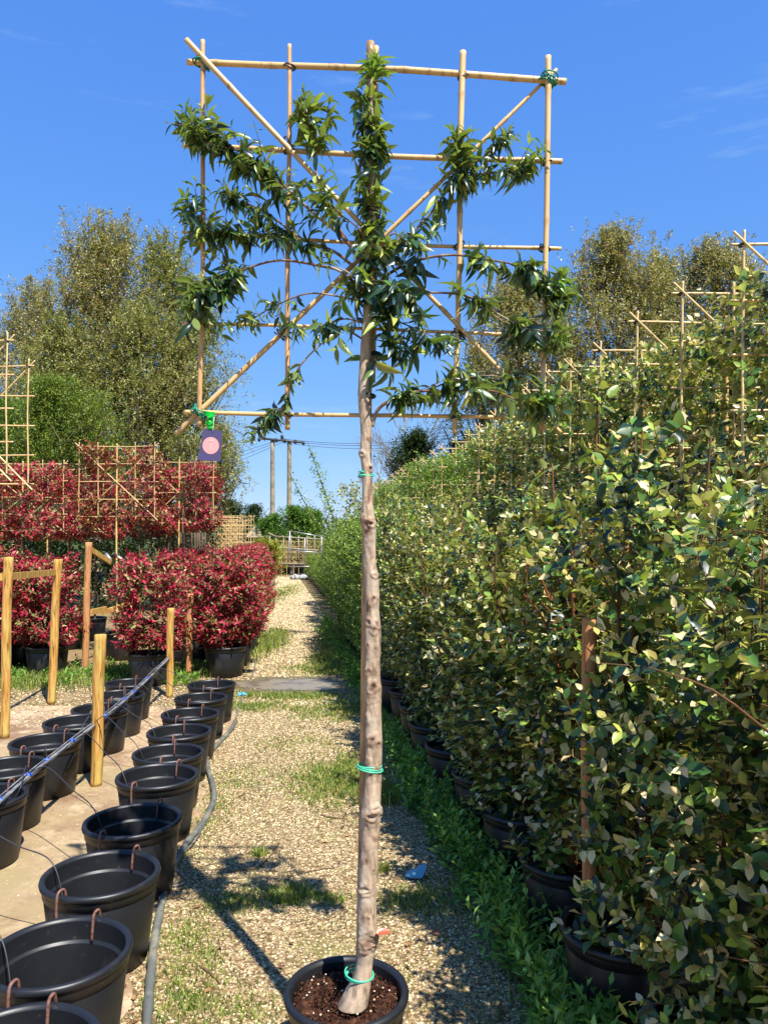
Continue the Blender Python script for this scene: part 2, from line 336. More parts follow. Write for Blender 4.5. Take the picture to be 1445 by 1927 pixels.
# puddle across the path, with a wet rim
pc = G(560, 1291); n = 72; a = np.arange(n)/n*2*PI
for nm, z, sc, mm in (('wet_mud', .012, 1.0, mat('wet_earth', base=tuple(s2l((112, 98, 72))), rough=.55, spec=.4, noise=[(9, tuple(s2l((84, 92, 52))), .45, .65), (30, tuple(s2l((70, 58, 44))), .5, .7)], bump=(40, .4, .01))), ('puddle', .016, .62, m_water)):
    r = (1+.5*(vnoise(np.cos(a)*2, np.sin(a)*2, 1.3)-.5)+.2*(vnoise(np.cos(a)*2, np.sin(a)*2, 5)-.5))
    V = np.stack([pc[0]-.02+1.02*sc*r*np.cos(a), pc[1]+.50*sc*r*np.sin(a), np.full(n, z)], 1)
    mc = M(); mc.add(np.concatenate([V, [[pc[0], pc[1], z]]]), None, [(k, (k+1) % n, n) for k in range(n)]); tag(obj(nm, mc, mm), kind='structure')

# loose gravel
def stones(n, y0, y1, xf0, xf1, smin, smax, cols, ws, name, zb=.004, mask=None):
    y = y0+(y1-y0)*rng.random(n)**1.15; u = rng.random(n); x = xf0(y)*(1-u)+xf1(y)*u
    if mask is not None: k = rng.random(n) < mask(x, y); x, y = x[k], y[k]; n = len(x)
    s = rng.uniform(smin, smax, n)*(.8+.1*y/3)
    oc = np.array([(1, 0, 0), (0, 1, 0), (-1, 0, 0), (0, -1, 0), (0, 0, 1), (0, 0, -.4)], float)
    V = oc[None]*(1+rng.normal(0, .22, (n, 6, 1)))*np.stack([s, s*rng.uniform(.6, 1, n), s*rng.uniform(.35, .7, n)], 1)[:, None]
    th = rng.random(n)*6.28; c, ss = np.cos(th)[:, None], np.sin(th)[:, None]
    V = np.stack([V[..., 0]*c-V[..., 1]*ss, V[..., 0]*ss+V[..., 1]*c, V[..., 2]+V[..., 0]*rng.normal(0, .2, (n, 1))], -1)
    V += np.stack([x, y, np.full(n, zb+.001)], 1)[:, None]
    T = np.array([(0, 1, 4), (1, 2, 4), (2, 3, 4), (3, 0, 4), (1, 0, 5), (2, 1, 5), (3, 2, 5), (0, 3, 5)])
    mc = M(); mc.add(V.reshape(-1, 3), None, (T[None]+(np.arange(n)*6)[:, None, None]).reshape(-1, 3), np.repeat(palette(n, cols, ws, .12), 6, 0))
    return tag(obj(name, mc, m_rock, smooth=False), kind='stuff')
SC = [(214, 198, 158), (192, 170, 130), (164, 138, 104), (112, 92, 68), (160, 148, 128), (98, 92, 64)]
o = stones(62000, 2.0, 7.6, lambda y: hose_x(y)-.12, lambda y: row_x(y)+.1, .0035, .0085, SC, [6, 7, 5, 3, 2, 2], 'gravel'); tag(o, 'pale loose gravel covering the path between hose and hedge', 'gravel')
o = stones(46000, 7.6, 34, lambda y: hose_x(y)-.05, lambda y: row_x(y)-.05, .008, .015, SC, [6, 7, 5, 3, 2, 2], 'gravel'); tag(o, 'pale gravel on the far stretch of path beyond the puddle', 'gravel')
o = stones(9000, 1.8, 9.5, lambda y: hose_x(y)-4.6, lambda y: hose_x(y), .002, .005, [(200, 172, 142), (160, 128, 100), (220, 200, 170)], [4, 3, 3], 'grit', .008); tag(o, 'fine grit scattered over the sandy bed under the black pots', 'grit')

o = stones(16000, 6.7, 10.2, lambda y: -5.6+0*y, lambda y: hose_x(y)-.05, .006, .013, SC, [4, 6, 6, 4, 2, 3], 'gravel', .006); tag(o, 'coarse gravel on the ground behind the sandy bed', 'gravel')
lm = M(); n = 520; y = 1.9+8*rng.random(n)**1.3; e_ = rng.random(n); x = np.where(e_ < .45, hose_x(y)-.05-np.abs(rng.normal(0, .16, n)), np.where(e_ < .8, row_x(y)-.25-np.abs(rng.normal(0, .22, n)), hose_x(y)+(row_x(y)-hose_x(y))*rng.random(n)))
dd_ = rdir(n); dd_[:, 2] *= .12; scatter(lm, 'mid', np.stack([x, y, .012+.006*rng.random(n)], 1), dd_, rdir(n)*.35+np.array((0, 0, 1.)), rng.uniform(.018, .05, n), palette(n, [(150, 104, 66), (120, 82, 54), (176, 136, 90), (96, 70, 50), (186, 110, 66)], [4, 4, 3, 3, 1]), .9)
tag(obj('leaf_litter', lm, m_rock), 'small dry brown leaves strewn by the hose and the hedge foot', 'dead leaves', kind='stuff')
# grass and weeds
def blades(cx, cy, n, h, col, m, z=0.0, lean=.5, w=.0022):
    th = rng.random(n)*6.28; hh = h*rng.uniform(.5, 1.3, n); side = np.stack([np.cos(th), np.sin(th), 0*th], 1)
    ln = rdir(n)*lean; ln[:, 2] = 0; b = np.stack([cx, cy, np.full(n, z)], 1)
    mid = b+ln*hh[:, None]*.35+np.array((0, 0, 1))*hh[:, None]*.6; tip = b+ln*hh[:, None]*1.2+np.array((0, 0, 1))*hh[:, None]*.95
    ww = (w*(.7+b[:, 1]/6))[:, None]
    V = np.stack([b-side*ww, b+side*ww, mid+side*ww*.8, mid-side*ww*.8, tip], 1)
    i = np.arange(n)[:, None]*5
    m.add(V.reshape(-1, 3), i+np.array([(0, 1, 2, 3)]), i+np.array([(3, 2, 4)]), np.repeat(col, 5, 0))
GP = lambda n: palette(n, [(122, 144, 58), (98, 122, 48), (156, 164, 86), (74, 98, 42), (176, 162, 108)], [5, 5, 4, 3, 4])
gm = M()
for (px, py, rx, ry, n, h) in [(640, 1465, .34, .55, 8500, .035), (650, 1335, .55, .5, 7000, .035), (560, 1400, .4, .3, 900, .025), (470, 1330, .5, .25, 2200, .04), (520, 1312, .7, .16, 3500, .05),
        (545, 1688, .13, .10, 1100, .04), (620, 1695, .1, .06, 500, .03), (355, 1860, .14, .30, 1500, .03), (440, 1700, .16, .12, 900, .03), (490, 1610, .035, .035, 260, .04), (345, 1770, .12, .2, 700, .025),
        (380, 1545, .18, .6, 1600, .022), (450, 1470, .3, .5, 1500, .02), (715, 1640, .05, .05, 300, .05), (800, 1700, .2, .15, 1300, .04), (720, 1500, .10, .14, 1700, .09), (760, 1380, .15, .5, 2600, .05),
        (430, 1905, .2, .16, 900, .025), (620, 1262, .6, .4, 2600, .05), (500, 1215, .25, 1.4, 4200, .13), (375, 1268, .3, .3, 2400, .12), (150, 1274, 1.1, .3, 6000, .11), (636, 1200, .3, 1.6, 2600, .10),
        (525, 1120, .5, 5, 2600, .07), (630, 1245, .3, .8, 2500, .1), (235, 1268, .5, .3, 2300, .11), (20, 1290, 1.0, .5, 2600, .12)]:
    c = G(px, py); u = rng.normal(0, .5, (n, 2)); x = c[0]+u[:, 0]*rx; y = c[1]+u[:, 1]*ry
    k = vnoise(x, y, 7) > rng.random(n)*.75; x, y = x[k], y[k]; blades(x, y, len(x), h, GP(len(x)), gm)
n = 26000; y = 2.0+26*rng.random(n)**1.6; x = hose_x(y)*(1-(u := rng.random(n)))+(row_x(y))*u
k = (vnoise(x, y, 3.1) > .62)&(vnoise(x, y, 11) > .35); blades(x[k], y[k], k.sum(), .018, GP(k.sum()), gm)
tag(obj('grass', gm, m_grass), 'short green grass growing in patches through the gravel', 'grass', kind='stuff')
# leafy weeds along the foot of the hedge
wm = M(); n = 1300; y = 2.1+13*rng.random(n)**1.5; off = np.abs(rng.normal(0, .08, n))*(.4+1.4*vnoise(y, y*0, 1.7)); x = row_x(y)-.17-off+.05
x = np.where(rng.random(n) < .15, x+.5, x); km = vnoise(x, y, 2.2) > .46; x, y, off = x[km], y[km], off[km]; n = len(x); base = np.stack([x, y, np.zeros(n)], 1)
d = rdir(n)*.55; d[:, 2] = 1
WP = lambda n: palette(n, [(112, 152, 62), (134, 172, 74), (84, 124, 54), (168, 192, 96)], [5, 4, 3, 1])
twigs(wm, wm, base, d, np.clip(.20-off*.22, .05, .2)*rng.uniform(.5, 1.4, n), 'mid', 11, .052, WP, r=.0018, wcol=(.06, .1, .03), spread=1.1, wid=.8)
x = row_x(y := 2.1+9*rng.random(4200)**1.4)-.13-np.abs(rng.normal(0, .09, 4200)); blades(x, y, 4200, .07, palette(4200, [(112, 152, 62), (140, 176, 76), (84, 122, 52)], [4, 4, 3]), wm)
n = 420; y = 2.2+8*rng.random(n)**1.2; x = row_x(y)-.24+rng.normal(0, .045, n); km = vnoise(x*.2, y, 1.9) > .42; x, y = x[km], y[km]; n = len(x); d = rdir(n)*.4; d[:, 2] = 1
twigs(wm, wm, np.stack([x, y, 0*x], 1), d, rng.uniform(.14, .34, n), 'mid', 14, .060, WP, r=.0022, wcol=(.08, .12, .04), spread=1.0, wid=.8)
tag(obj('weeds', wm, m_grass), 'dark leafy weeds along the foot of the right hedge', 'weeds', kind='stuff')
wm = M(); n = 300; x = rng.uniform(-5.2, -2.2, n); y = 8.55+rng.random(n)*1.3; d = rdir(n)*.6; d[:, 2] = 1
twigs(wm, wm, np.stack([x, y, 0*x], 1), d, rng.uniform(.05, .18, n), 'narrow', 12, .08, lambda n: palette(n, [(110, 150, 56), (80, 124, 46), (140, 170, 80)], [4, 4, 2]), r=.002, wcol=(.08, .14, .04))
tag(obj('weeds', wm, m_grass), 'bright green weeds around the red bushes pots behind the posts', 'weeds', kind='stuff')

# ------------------------------------------------------------------ pots
def pot_parts(root, r0, r1, h, soil=True, hooks=False, sides=56, soil_z=.86, simple=False):
    b = M(); t = .006
    lathe(b, [(0, .002), (r0-.01, 0), (r0, .006), (r0+(r1-r0)*.45, h*.45), (r0+(r1-r0)*.8, h*.80), (r1-.010, h*.81), (r1-.0095, h*.822), (r1-.003, h*.828), (r1-.002, h-.03)], sides)
    ri = r1-.016
    lathe(b, [(ri, h-.012), (ri-.001, h*.79), (ri-.002, h*.775), (ri-.014, h*.768), (ri-.0145, h*.76), (r0-.02+(r1-r0)*.3, h*.30), (r0-.02, .02), (0, .02)], sides)
    obj('pot_body', b, m_pot, root)
    rm = M(); lathe(rm, [(r1-.004, h-.027), (r1+.006, h-.025), (r1+.009, h-.014), (r1+.006, h-.003), (r1-.004, h), (r1-.012, h-.003), (ri, h-.012)], sides); obj('rim', rm, m_pot, root)
    if soil:
        s = M(); nr = 14; ri2 = ri-.004; prof = [(ri2*(1-k/nr)+.0001, h*soil_z+.012*math.sin(k*.5)) for k in range(nr+1)]; lathe(s, prof, sides)
        v = s.v[0]; v[:, 2] += (vnoise(v[:, 0], v[:, 1], 60)-.5)*.022; s.c = [palette(len(v), [(66, 40, 28), (44, 26, 18), (88, 56, 40)], [4, 4, 2], .2)]
        if not simple:
            k = 2600; rr = ri2*np.sqrt(rng.random(k)); th = rng.random(k)*6.28
            scatter(s, 'lo', np.stack([rr*np.cos(th), rr*np.sin(th), h*soil_z+.012*rng.random(k)+.004], 1), rdir(k), rdir(k), rng.uniform(.004, .013, k), palette(k, [(70, 42, 30), (48, 28, 20), (110, 74, 52), (24, 14, 10)], [4, 4, 2, 3]))
            k = 46; rr = ri2*np.sqrt(rng.random(k)); th = rng.random(k)*6.28
            for a_, b_ in zip(rr, th):
                q = rnd(.0012, .0042); lathe(s, [(0, -q), (q, -q*.3), (q*.9, q*.5), (0, q)], 6, (a_*math.cos(b_), a_*math.sin(b_), h*soil_z+.013), palette(1, [(226, 210, 180), (200, 180, 150)], [1, 1])[0])
        obj('soil', s, m_soil, root)
    if hooks:
        for sgn in (-1, 1):
            k = M(); yy = sgn*(r1-.002)
            P = [(0, yy-.030*sgn*1, h-.075), (0, yy-.026*sgn, h-.03), (0, yy-.018*sgn, h+.012), (0, yy, h+.020), (0, yy+.018*sgn, h+.010), (0, yy+.024*sgn, h-.04), (0, yy+.022*sgn, h-.105)]
            tube(k, spline(P, 22), .0052, 8); obj('wire_hook', k, m_rust, root)
ords = ['first', 'second', 'third', 'fourth', 'fifth', 'sixth', 'seventh', 'eighth', 'ninth', 'tenth', 'eleventh', 'twelfth', 'thirteenth', 'fourteenth', 'fifteenth', 'sixteenth', 'seventeenth', 'eighteenth', 'nineteenth', 'twentieth']
epot = empty('empty_plant_pot', (0, 0, .008)); pot_parts(epot, .182, .222, .35, soil=False, hooks=True)
rowA = [(20, 1985), (110, 1787), (190, 1641), (252, 1540), (296, 1457), (317, 1413), (338, 1373), (358, 1340), (379, 1310), (399, 1285)]
rowB = [(-150, 1620), (-36, 1497), (14, 1441), (87, 1393), (143, 1356), (190, 1330), (224, 1305), (243, 1282)]
first = True; PA = []; PB = []
for row, P, nm in ((rowA, PA, 'path-side'), (rowB, PB, 'inner')):
    for k, (px, py) in enumerate(row):
        d = 1.342*F/(py-HY); loc = ((px-HX)/F*d, d, .008); P.append(loc)
        o = epot if first else dup(epot, loc)
        o.location = loc; o.rotation_euler = (rnd(-.012, .012), rnd(-.012, .012), rnd(-.25, .2)-.1); first = False
        if k: o.scale = (1, 1, 1) if k < 5 else (.97, .97, .985)
        where = 'nearest the camera' if k == (0 if nm == 'path-side' else 1) else ('farthest from the camera' if k == len(row)-1 else f'{ords[k if nm=="path-side" else k-1]} from the camera')
        tag(o, f'empty black plastic pot in the {nm} row, {where}', 'plant pot', 'empty black pots in two rows')

# main pot
PX = (-.116, 2.30, .004)
mp_ = empty('plant_pot', PX); tag(mp_, 'black plastic pot filled with brown soil holding the single tree on the path', 'plant pot'); pot_parts(mp_, .150, .184, .308, soil_z=.86, sides=80)

# ------------------------------------------------------------------ bamboo trellis
def cane(m, a, b, r0, r1, sides=10, bend=.004, base=(214, 172, 108), nodes=True):
    a = np.array(a, float); b = np.array(b, float); ln = np.linalg.norm(b-a); n = max(12, int(ln/.012)) if nodes else 8
    t = np.linspace(0, 1, n); P = a[None]*(1-t[:, None])+b[None]*t[:, None]
    bd = rdir(1)[0]*bend; bd2 = rdir(1)[0]*bend*.5; P = P+np.sin(t*PI)[:, None]*bd+np.sin(t*PI*2.6)[:, None]*bd2
    r = r0*(1-t)+r1*t; c = np.tile(s2l(base), (n, 1))*(1+.08*np.sin(t*9+rnd(0, 6)))[:, None]
    if nodes:
        s = rnd(.05, .2)
        while s < ln:
            k = np.abs(t*ln-s); r = r+.0014*np.exp(-(k/.008)**2); c = c*(1-.38*np.exp(-(k/.009)**2))[:, None]; P = P+np.exp(-(k/.05))[:, None]*rdir(1)[0]*.0012; s += rnd(.15, .26)
    tube(m, P, r, sides, c)
def one(f, *a, **k): m = M(); f(m, *a, **k); return m
TD = 2.31
tr = empty('bamboo_trellis', (-.07, TD, 0)); tag(tr, 'square bamboo cane trellis with diagonal canes tied behind the single laurel tree', 'trellis')
tan, org, pal_ = (206, 172, 116), (200, 152, 98), (212, 184, 132)
Hc = [((352, 117), (1062, 153), .0088, .0098, TD), ((345, 274), (1057, 305), .0078, .0085, TD), ((343, 437), (1055, 469), .0056, .0058, TD), ((345, 608), (1050, 634), .0056, .005, TD), ((345, 775), (1048, 785), .0068, .006, TD)]
Vc = [((382, 76), (376, 803), .0070, .0072, org), ((545, 84), (540, 809), .0062, .0078, org), ((871, 97), (857, 816), .0098, .0075, tan), ((1031, 106), (1018, 812), .0092, .0076, tan)]
for (a, b, r0, r1, d) in Hc: obj('cane', one(cane, W(*a, d), W(*b, d), r0, r1, 12, .009, tan), m_bam, tr, world=True)
for (a, b, r0, r1, c) in Vc: obj('cane', one(cane, W(*a, TD-.018), W(*b, TD-.018), r0, r1, 12, .005, c), m_bam, tr, world=True)
obj('cane', one(cane, W(351, 75, TD-.036), W(1055, 814, TD-.03), .0088, .0060, 12, .004, tan), m_bam, tr, world=True)
obj('cane', one(cane, W(1047, 131, TD+.018), W(331, 817, TD+.018), .0055, .0088, 12, .004, tan), m_bam, tr, world=True)
stake = [W(697, 80, 2.29), W(694, 500, 2.29), W(691, 800, 2.305), W(689, 1100, 2.325), W(686, 1400, 2.335), W(681, 1700, 2.34), W(678, 1860, 2.34), (-.078, 2.34, .1)]
m_ = M(); P = spline(stake, 160); cc = np.tile(s2l((138, 106, 70)), (160, 1)); rr = np.linspace(.0125, .0165, 160)  # stake colour darkened to stand in for the trunk's shade on it
for k in range(6, 160, 13): rr[k] += .0012; cc[k] = cc[k]*.65
tube(m_, P, rr, 14, cc); obj('cane', m_, m_bam, tr, world=True)
obj('cane', one(cane, W(708, 88, 2.312), W(702, 720, 2.312), .0085, .0085, 12, .003, tan), m_bam, tr, world=True)
def tie(c, r, thick, n=3, ax=(0, 0, 1), jitter=.004):
    m = M(); a = np.linspace(0, 2*PI, 25); ax = norm(np.array(ax, float)); u = norm(np.cross(ax, (.3, 1, .2))); v = np.cross(ax, u)
    for k in range(n):
        rr = r*rnd(.95, 1.1); ph = rdir(1)[0]*jitter
        P = np.array(c)+ph+rr*(np.cos(a)[:, None]*u+np.sin(a)[:, None]*v)+ax*(k-(n-1)/2)*thick*1.6+ax*(np.sin(a+rnd(0, 6))*.004)[:, None]; tube(m, P, thick, 6, cap=False)
    return m
def ix(v, h):
    (a, b), (c, d) = (v[0], v[1]), (h[0], h[1]); t = 0
    x = np.interp((a[1]+b[1])/2, [a[1], b[1]], [a[0], b[0]])
    y = c[1]+(x-c[0])/(d[0]-c[0])*(d[1]-c[1]); x = np.interp(y, [a[1], b[1]], [a[0], b[0]]); y = c[1]+(x-c[0])/(d[0]-c[0])*(d[1]-c[1]); return x, y
for vi, v in enumerate(Vc):
    for hi, h in enumerate(Hc):
        x, y = ix(v, h); corner = vi in (0, 3) and hi in (0, 4); c = W(x, y, TD-.010)
        if corner:
            m_ = tie(c, .024, .0022, 4, (.3, 0, 1), .006); 
            for q in tie(c, .023, .0022, 4, (1, 0, .4), .006).v: pass
            o = tie(c, .023, .0022, 4, (1, 0, .4), .006); m_.add(o.v[0], o.q[0]) if False else None
            for vv, qq in zip(o.v, o.q): m_.add(vv, qq-qq.min())
            obj('tie', m_, m_tie, tr, world=True)
        else: obj('tie', tie(c, .0165, .0019, 3, (.5 if (vi+hi) % 2 else -.5, 0, 1), .002), m_btie, tr, world=True)
for px, py in ((608, 350), (541, 270), (866, 298), (528, 630), (866, 632)): obj('tie', tie(W(px, py, TD-.012), .018, .002, 3, (.7, 0, .7), .003), m_btie, tr, world=True)

# plant tag hanging from the bottom left corner
tg = empty('plant_tag', W(397, 840, TD-.03)); tag(tg, 'dark purple plant tag with pink circle hung from the trellis corner by green ribbon', 'plant tag')
q = [(384, 806), (419, 811), (415, 869), (372, 865)]
def card(pts, d, th, n=6):
    m = M(); P = [W(x, y, d) for x, y in pts]; k = len(P); v = np.array(P+[p+np.array((0, th, 0)) for p in P]); m.add(v, [(i, (i+1) % k, (i+1) % k+k, i+k) for i in range(k)])
    cc = v[:k].mean(0); m.add(np.concatenate([v[:k], [cc]]), None, [(k, i, (i+1) % k) for i in range(k)]); cb = v[k:].mean(0); m.add(np.concatenate([v[k:], [cb]]), None, [(k, (i+1) % k, i) for i in range(k)]); return m
qq = []
for i in range(4):
    p0, p1, p2 = np.array(q[i-1]), np.array(q[i]), np.array(q[(i+1) % 4])
    for s in (0, .5, 1): a = p1+(p0-p1)/np.linalg.norm(p0-p1)*3*(1-s)+(p2-p1)/np.linalg.norm(p2-p1)*3*s; qq.append(tuple(a if s != .5 else p1*.5+a*.5))
obj('card', card(qq, TD-.030, .0012), m_card, tg, smooth=False, world=True)
c = [(397+15.5*math.cos(a), 838.5+16*math.sin(a)) for a in np.linspace(0, 2*PI, 41)[:-1]]
em = obj('emblem', card(c, TD-.0310, .0004), m_pink, tg, smooth=False, world=True)
m_ = M()
for pts in ([(396.2, 830), (398, 830), (398.2, 848), (396.6, 848)], [(393.5, 829), (395, 827), (400, 826.5), (401.5, 829), (400, 832), (395, 832)]):
    k = card(pts, TD-.0316, .0004)
    for vv, cc_, in zip(k.v, k.c): pass
    nq = k.q[0]; m_.add(k.v[0], nq); m_.add(k.v[1], None, k.t[0]-k.t[0].min()); 
obj('tree_mark', m_, m_pale, tg, smooth=False, world=True)
m_ = M(); rp = [(385, 776), (392, 772), (403, 776), (398, 786), (393, 788), (401, 797), (396, 808), (388, 800)]
for (ax_, ay, bx, by, wd) in ((384, 777, 404, 779, 5), (394, 778, 397, 790, 5.5), (390, 790, 402, 801, 5), (400, 788, 389, 800, 5), (396, 798, 395, 810, 4.5)):
    P = spline([W(ax_, ay, TD-.026), W((ax_+bx)/2+1, (ay+by)/2+1, TD-.034-rnd(0, .006)), W(bx, by, TD-.027)], 8)
    dv = norm(np.array((by-ay, 0, bx-ax_), float)); V = np.concatenate([P-dv*wd/F*TD*.9, P+dv*wd/F*TD*.9]); m_.add(V, [(i, i+1, i+9, i+8) for i in range(7)])
obj('ribbon', m_, m_rib, tg, world=True)
obj('string', one(tube, spline([W(403, 785, TD-.033), W(402.5, 796, TD-.034), W(401, 812, TD-.0325)], 8), .0009, 6), m_string, tg, world=True)

# ------------------------------------------------------------------ the laurel tree
TRD = 2.265
tree = empty('laurel_tree', (-.06, TRD, .27)); tag(tree, 'young pleached laurel tree with long knotty bare trunk and flat spread crown', 'tree')
tp = [(697, 150, 4), (698, 250, 5), (700, 350, 6), (700, 450, 8), (697, 530, 10), (692, 600, 10.5), (687, 680, 11), (684, 750, 10.5), (689, 800, 12), (687, 850, 10), (691, 890, 9.5), (691, 940, 10), (692, 975, 14), (695, 1000, 13), (696, 1060, 12), (700, 1100, 14), (701, 1150, 14), (702, 1190, 16), (701, 1250, 15), (702, 1300, 16), (703, 1340, 15), (703, 1390, 17), (702, 1450, 16), (700, 1500, 18), (698, 1540, 20), (695, 1600, 18), (692, 1650, 19), (690, 1690, 20), (691, 1740, 20), (690, 1775, 20), (686, 1810, 17), (680, 1845, 21), (670, 1872, 27), (664, 1890, 30)]
P3 = np.array([W(x, y, TRD) for x, y, r in tp]); R3 = np.array([r*.93/F*TRD for *_, r in tp])
NR, NS = 620, 40; P = spline(P3, NR); R = np.interp(np.linspace(0, 1, NR), np.linspace(0, 1, len(R3)), R3)
a = np.arange(NS)/NS*2*PI; V = P[:, None]+R[:, None, None]*np.stack([np.cos(a), np.sin(a), 0*a], -1)[None]
nrm = np.stack([np.cos(a), np.sin(a), 0*a], -1)[None]*np.ones((NR, 1, 1))
zz = P[:, 2][:, None]; al = a[None]
disp = .0018*(vnoise(np.cos(al)*1.2+zz*9, np.sin(al)*1.2+zz*2, 1.6)-.5)*2+.0012*(vnoise(al*3, zz*60, 1)-.5)
col = np.ones((NR, NS, 3))*s2l((178, 156, 132))
shade = vnoise(np.cos(al)*2+zz*3, np.sin(al)*2+zz*14, 1.5)
col = col*(.70+.50*shade[..., None]); bl = np.clip((vnoise(np.cos(al)*2+zz*11, np.sin(al)*2+zz*17, 2.2)-.62)*4, 0, 1)[..., None]; col = col*(1-.4*bl)+s2l((112, 88, 70))*.4*bl; disp = disp+.0014*(vnoise(np.cos(al)*1.5+zz*20, np.sin(al)*1.5, 1.4)-.5)
knots = [(702, 1130, 8, 1), (704, 1185, 6, .7), (694, 1172, 5, .6), (709, 1175, 5, .7), (701, 1295, 9, 1), (691, 1265, 7, .7), (702, 1392, 10, 1.2), (712, 1400, 6, 1), (691, 1430, 6, .8), (697, 1537, 12, 1.6), (708, 1524, 9, 1.3), (706, 1575, 4, .8), (689, 1620, 4, .6), (687, 1673, 10, 1.3), (693, 1728, 4, .6), (693, 1768, 13, 1.5), (699, 1768, 8, 1),
         (697, 826, 6, .8), (682, 855, 5, 1.2), (696, 882, 6, 1), (689, 985, 8, .9), (698, 985, 7, .9), (706, 1082, 6, 1), (706, 1220, 5, .7), (692, 1215, 5, .6), (698, 1460, 4, .5), (708, 1452, 6, .8), (688, 1350, 6, .8), (694, 760, 6, .9), (704, 1640, 4, .6), (694, 620, 6, .8), (697, 540, 7, .9)]
Vp = np.stack([HX+F*V[..., 0]/V[..., 1], HY-F*(V[..., 2]-CH)/V[..., 1]], -1)
front = nrm[..., 1] < .25
for (kx, ky, kr, kh) in knots:
    sq_ = rnd(.6, 1.1); dd = (np.hypot(Vp[..., 0]-kx+rnd(-.3, .3)*(Vp[..., 1]-ky), (Vp[..., 1]-ky)*sq_)+kr*.9*(vnoise(Vp[..., 0]+kx, Vp[..., 1], .16)-.5))/kr*front+10*(~front)
    disp = disp+kh*.0044*(np.exp(-((dd-.75)/.5)**2)-.75*np.exp(-(dd/.42)**2))
    f = (np.exp(-(dd/.6)**2))[..., None]*rnd(.75, .98); col = col*(1-f)+s2l((78, 48, 36))*f
    f = np.exp(-((dd-1)/.35)**2)[..., None]*.35; col = col*(1-f)+s2l((140, 96, 72))*f
for (sx0, sy0, sx1, sy1, wd) in ((698, 905, 693, 945, 4), (698, 995, 697, 1048, 4.5), (690, 1000, 692, 1020, 3)):   # long wounds
    t = np.clip((Vp[..., 1]-sy0)/(sy1-sy0), 0, 1); lx = sx0+(sx1-sx0)*t+3*(vnoise(Vp[..., 1], 0*Vp[..., 1], .12)-.5)*2
    dd = np.hypot(Vp[..., 0]-lx, np.where((Vp[..., 1] < sy0)|(Vp[..., 1] > sy1), np.minimum(abs(Vp[..., 1]-sy0), abs(Vp[..., 1]-sy1)), 0))/wd
    f = (np.exp(-dd**2)*front)[..., None]*.85; col = col*(1-f)+s2l((104, 62, 46))*f; disp = disp-.0015*np.exp(-dd**2)*front
for cy_ in (1008, 1128+20, 1240, 1325, 1475, 1560, 1600, 1690):     # growth rings round the trunk
    dd = np.exp(-((Vp[..., 1]-cy_-3*np.sin(al*2))/1.6)**2); disp = disp-.0008*dd; col = col*(1-.25*dd[..., None])
V = V+nrm*disp[..., None]; i0 = (np.arange(NR-1)[:, None]*NS+np.arange(NS)); i1 = np.arange(NR-1)[:, None]*NS+(np.arange(NS)+1) % NS
m_ = M(); m_.add(V.reshape(-1, 3), np.stack([i0, i0+NS, i1+NS, i1], -1).reshape(-1, 4), None, col.reshape(-1, 3)); obj('trunk', m_, m_bark, tree, world=True)
for px, py, r, dz in ((690, 893, .0215, 0), (701, 1443, .036, 0), (681, 1834, .042, 0)): obj('tree_tie', tie(W(px-(5 if py > 1000 else 1), py, TRD+.010), r, .0024, 3, (.06, 0, 1), .001), mat('pale_green_tie', base=tuple(s2l((70, 190, 150))), rough=.35) if 'pale_green_tie' not in MATS else MATS['pale_green_tie'], tree, world=True)
for px, py in ((697, 300), (699, 400), (696, 570), (690, 745)): obj('tree_tie', tie(W(px, py, TRD+.012), .026, .002, 3, (.05, 0, 1), .001), m_btie, tree, world=True)
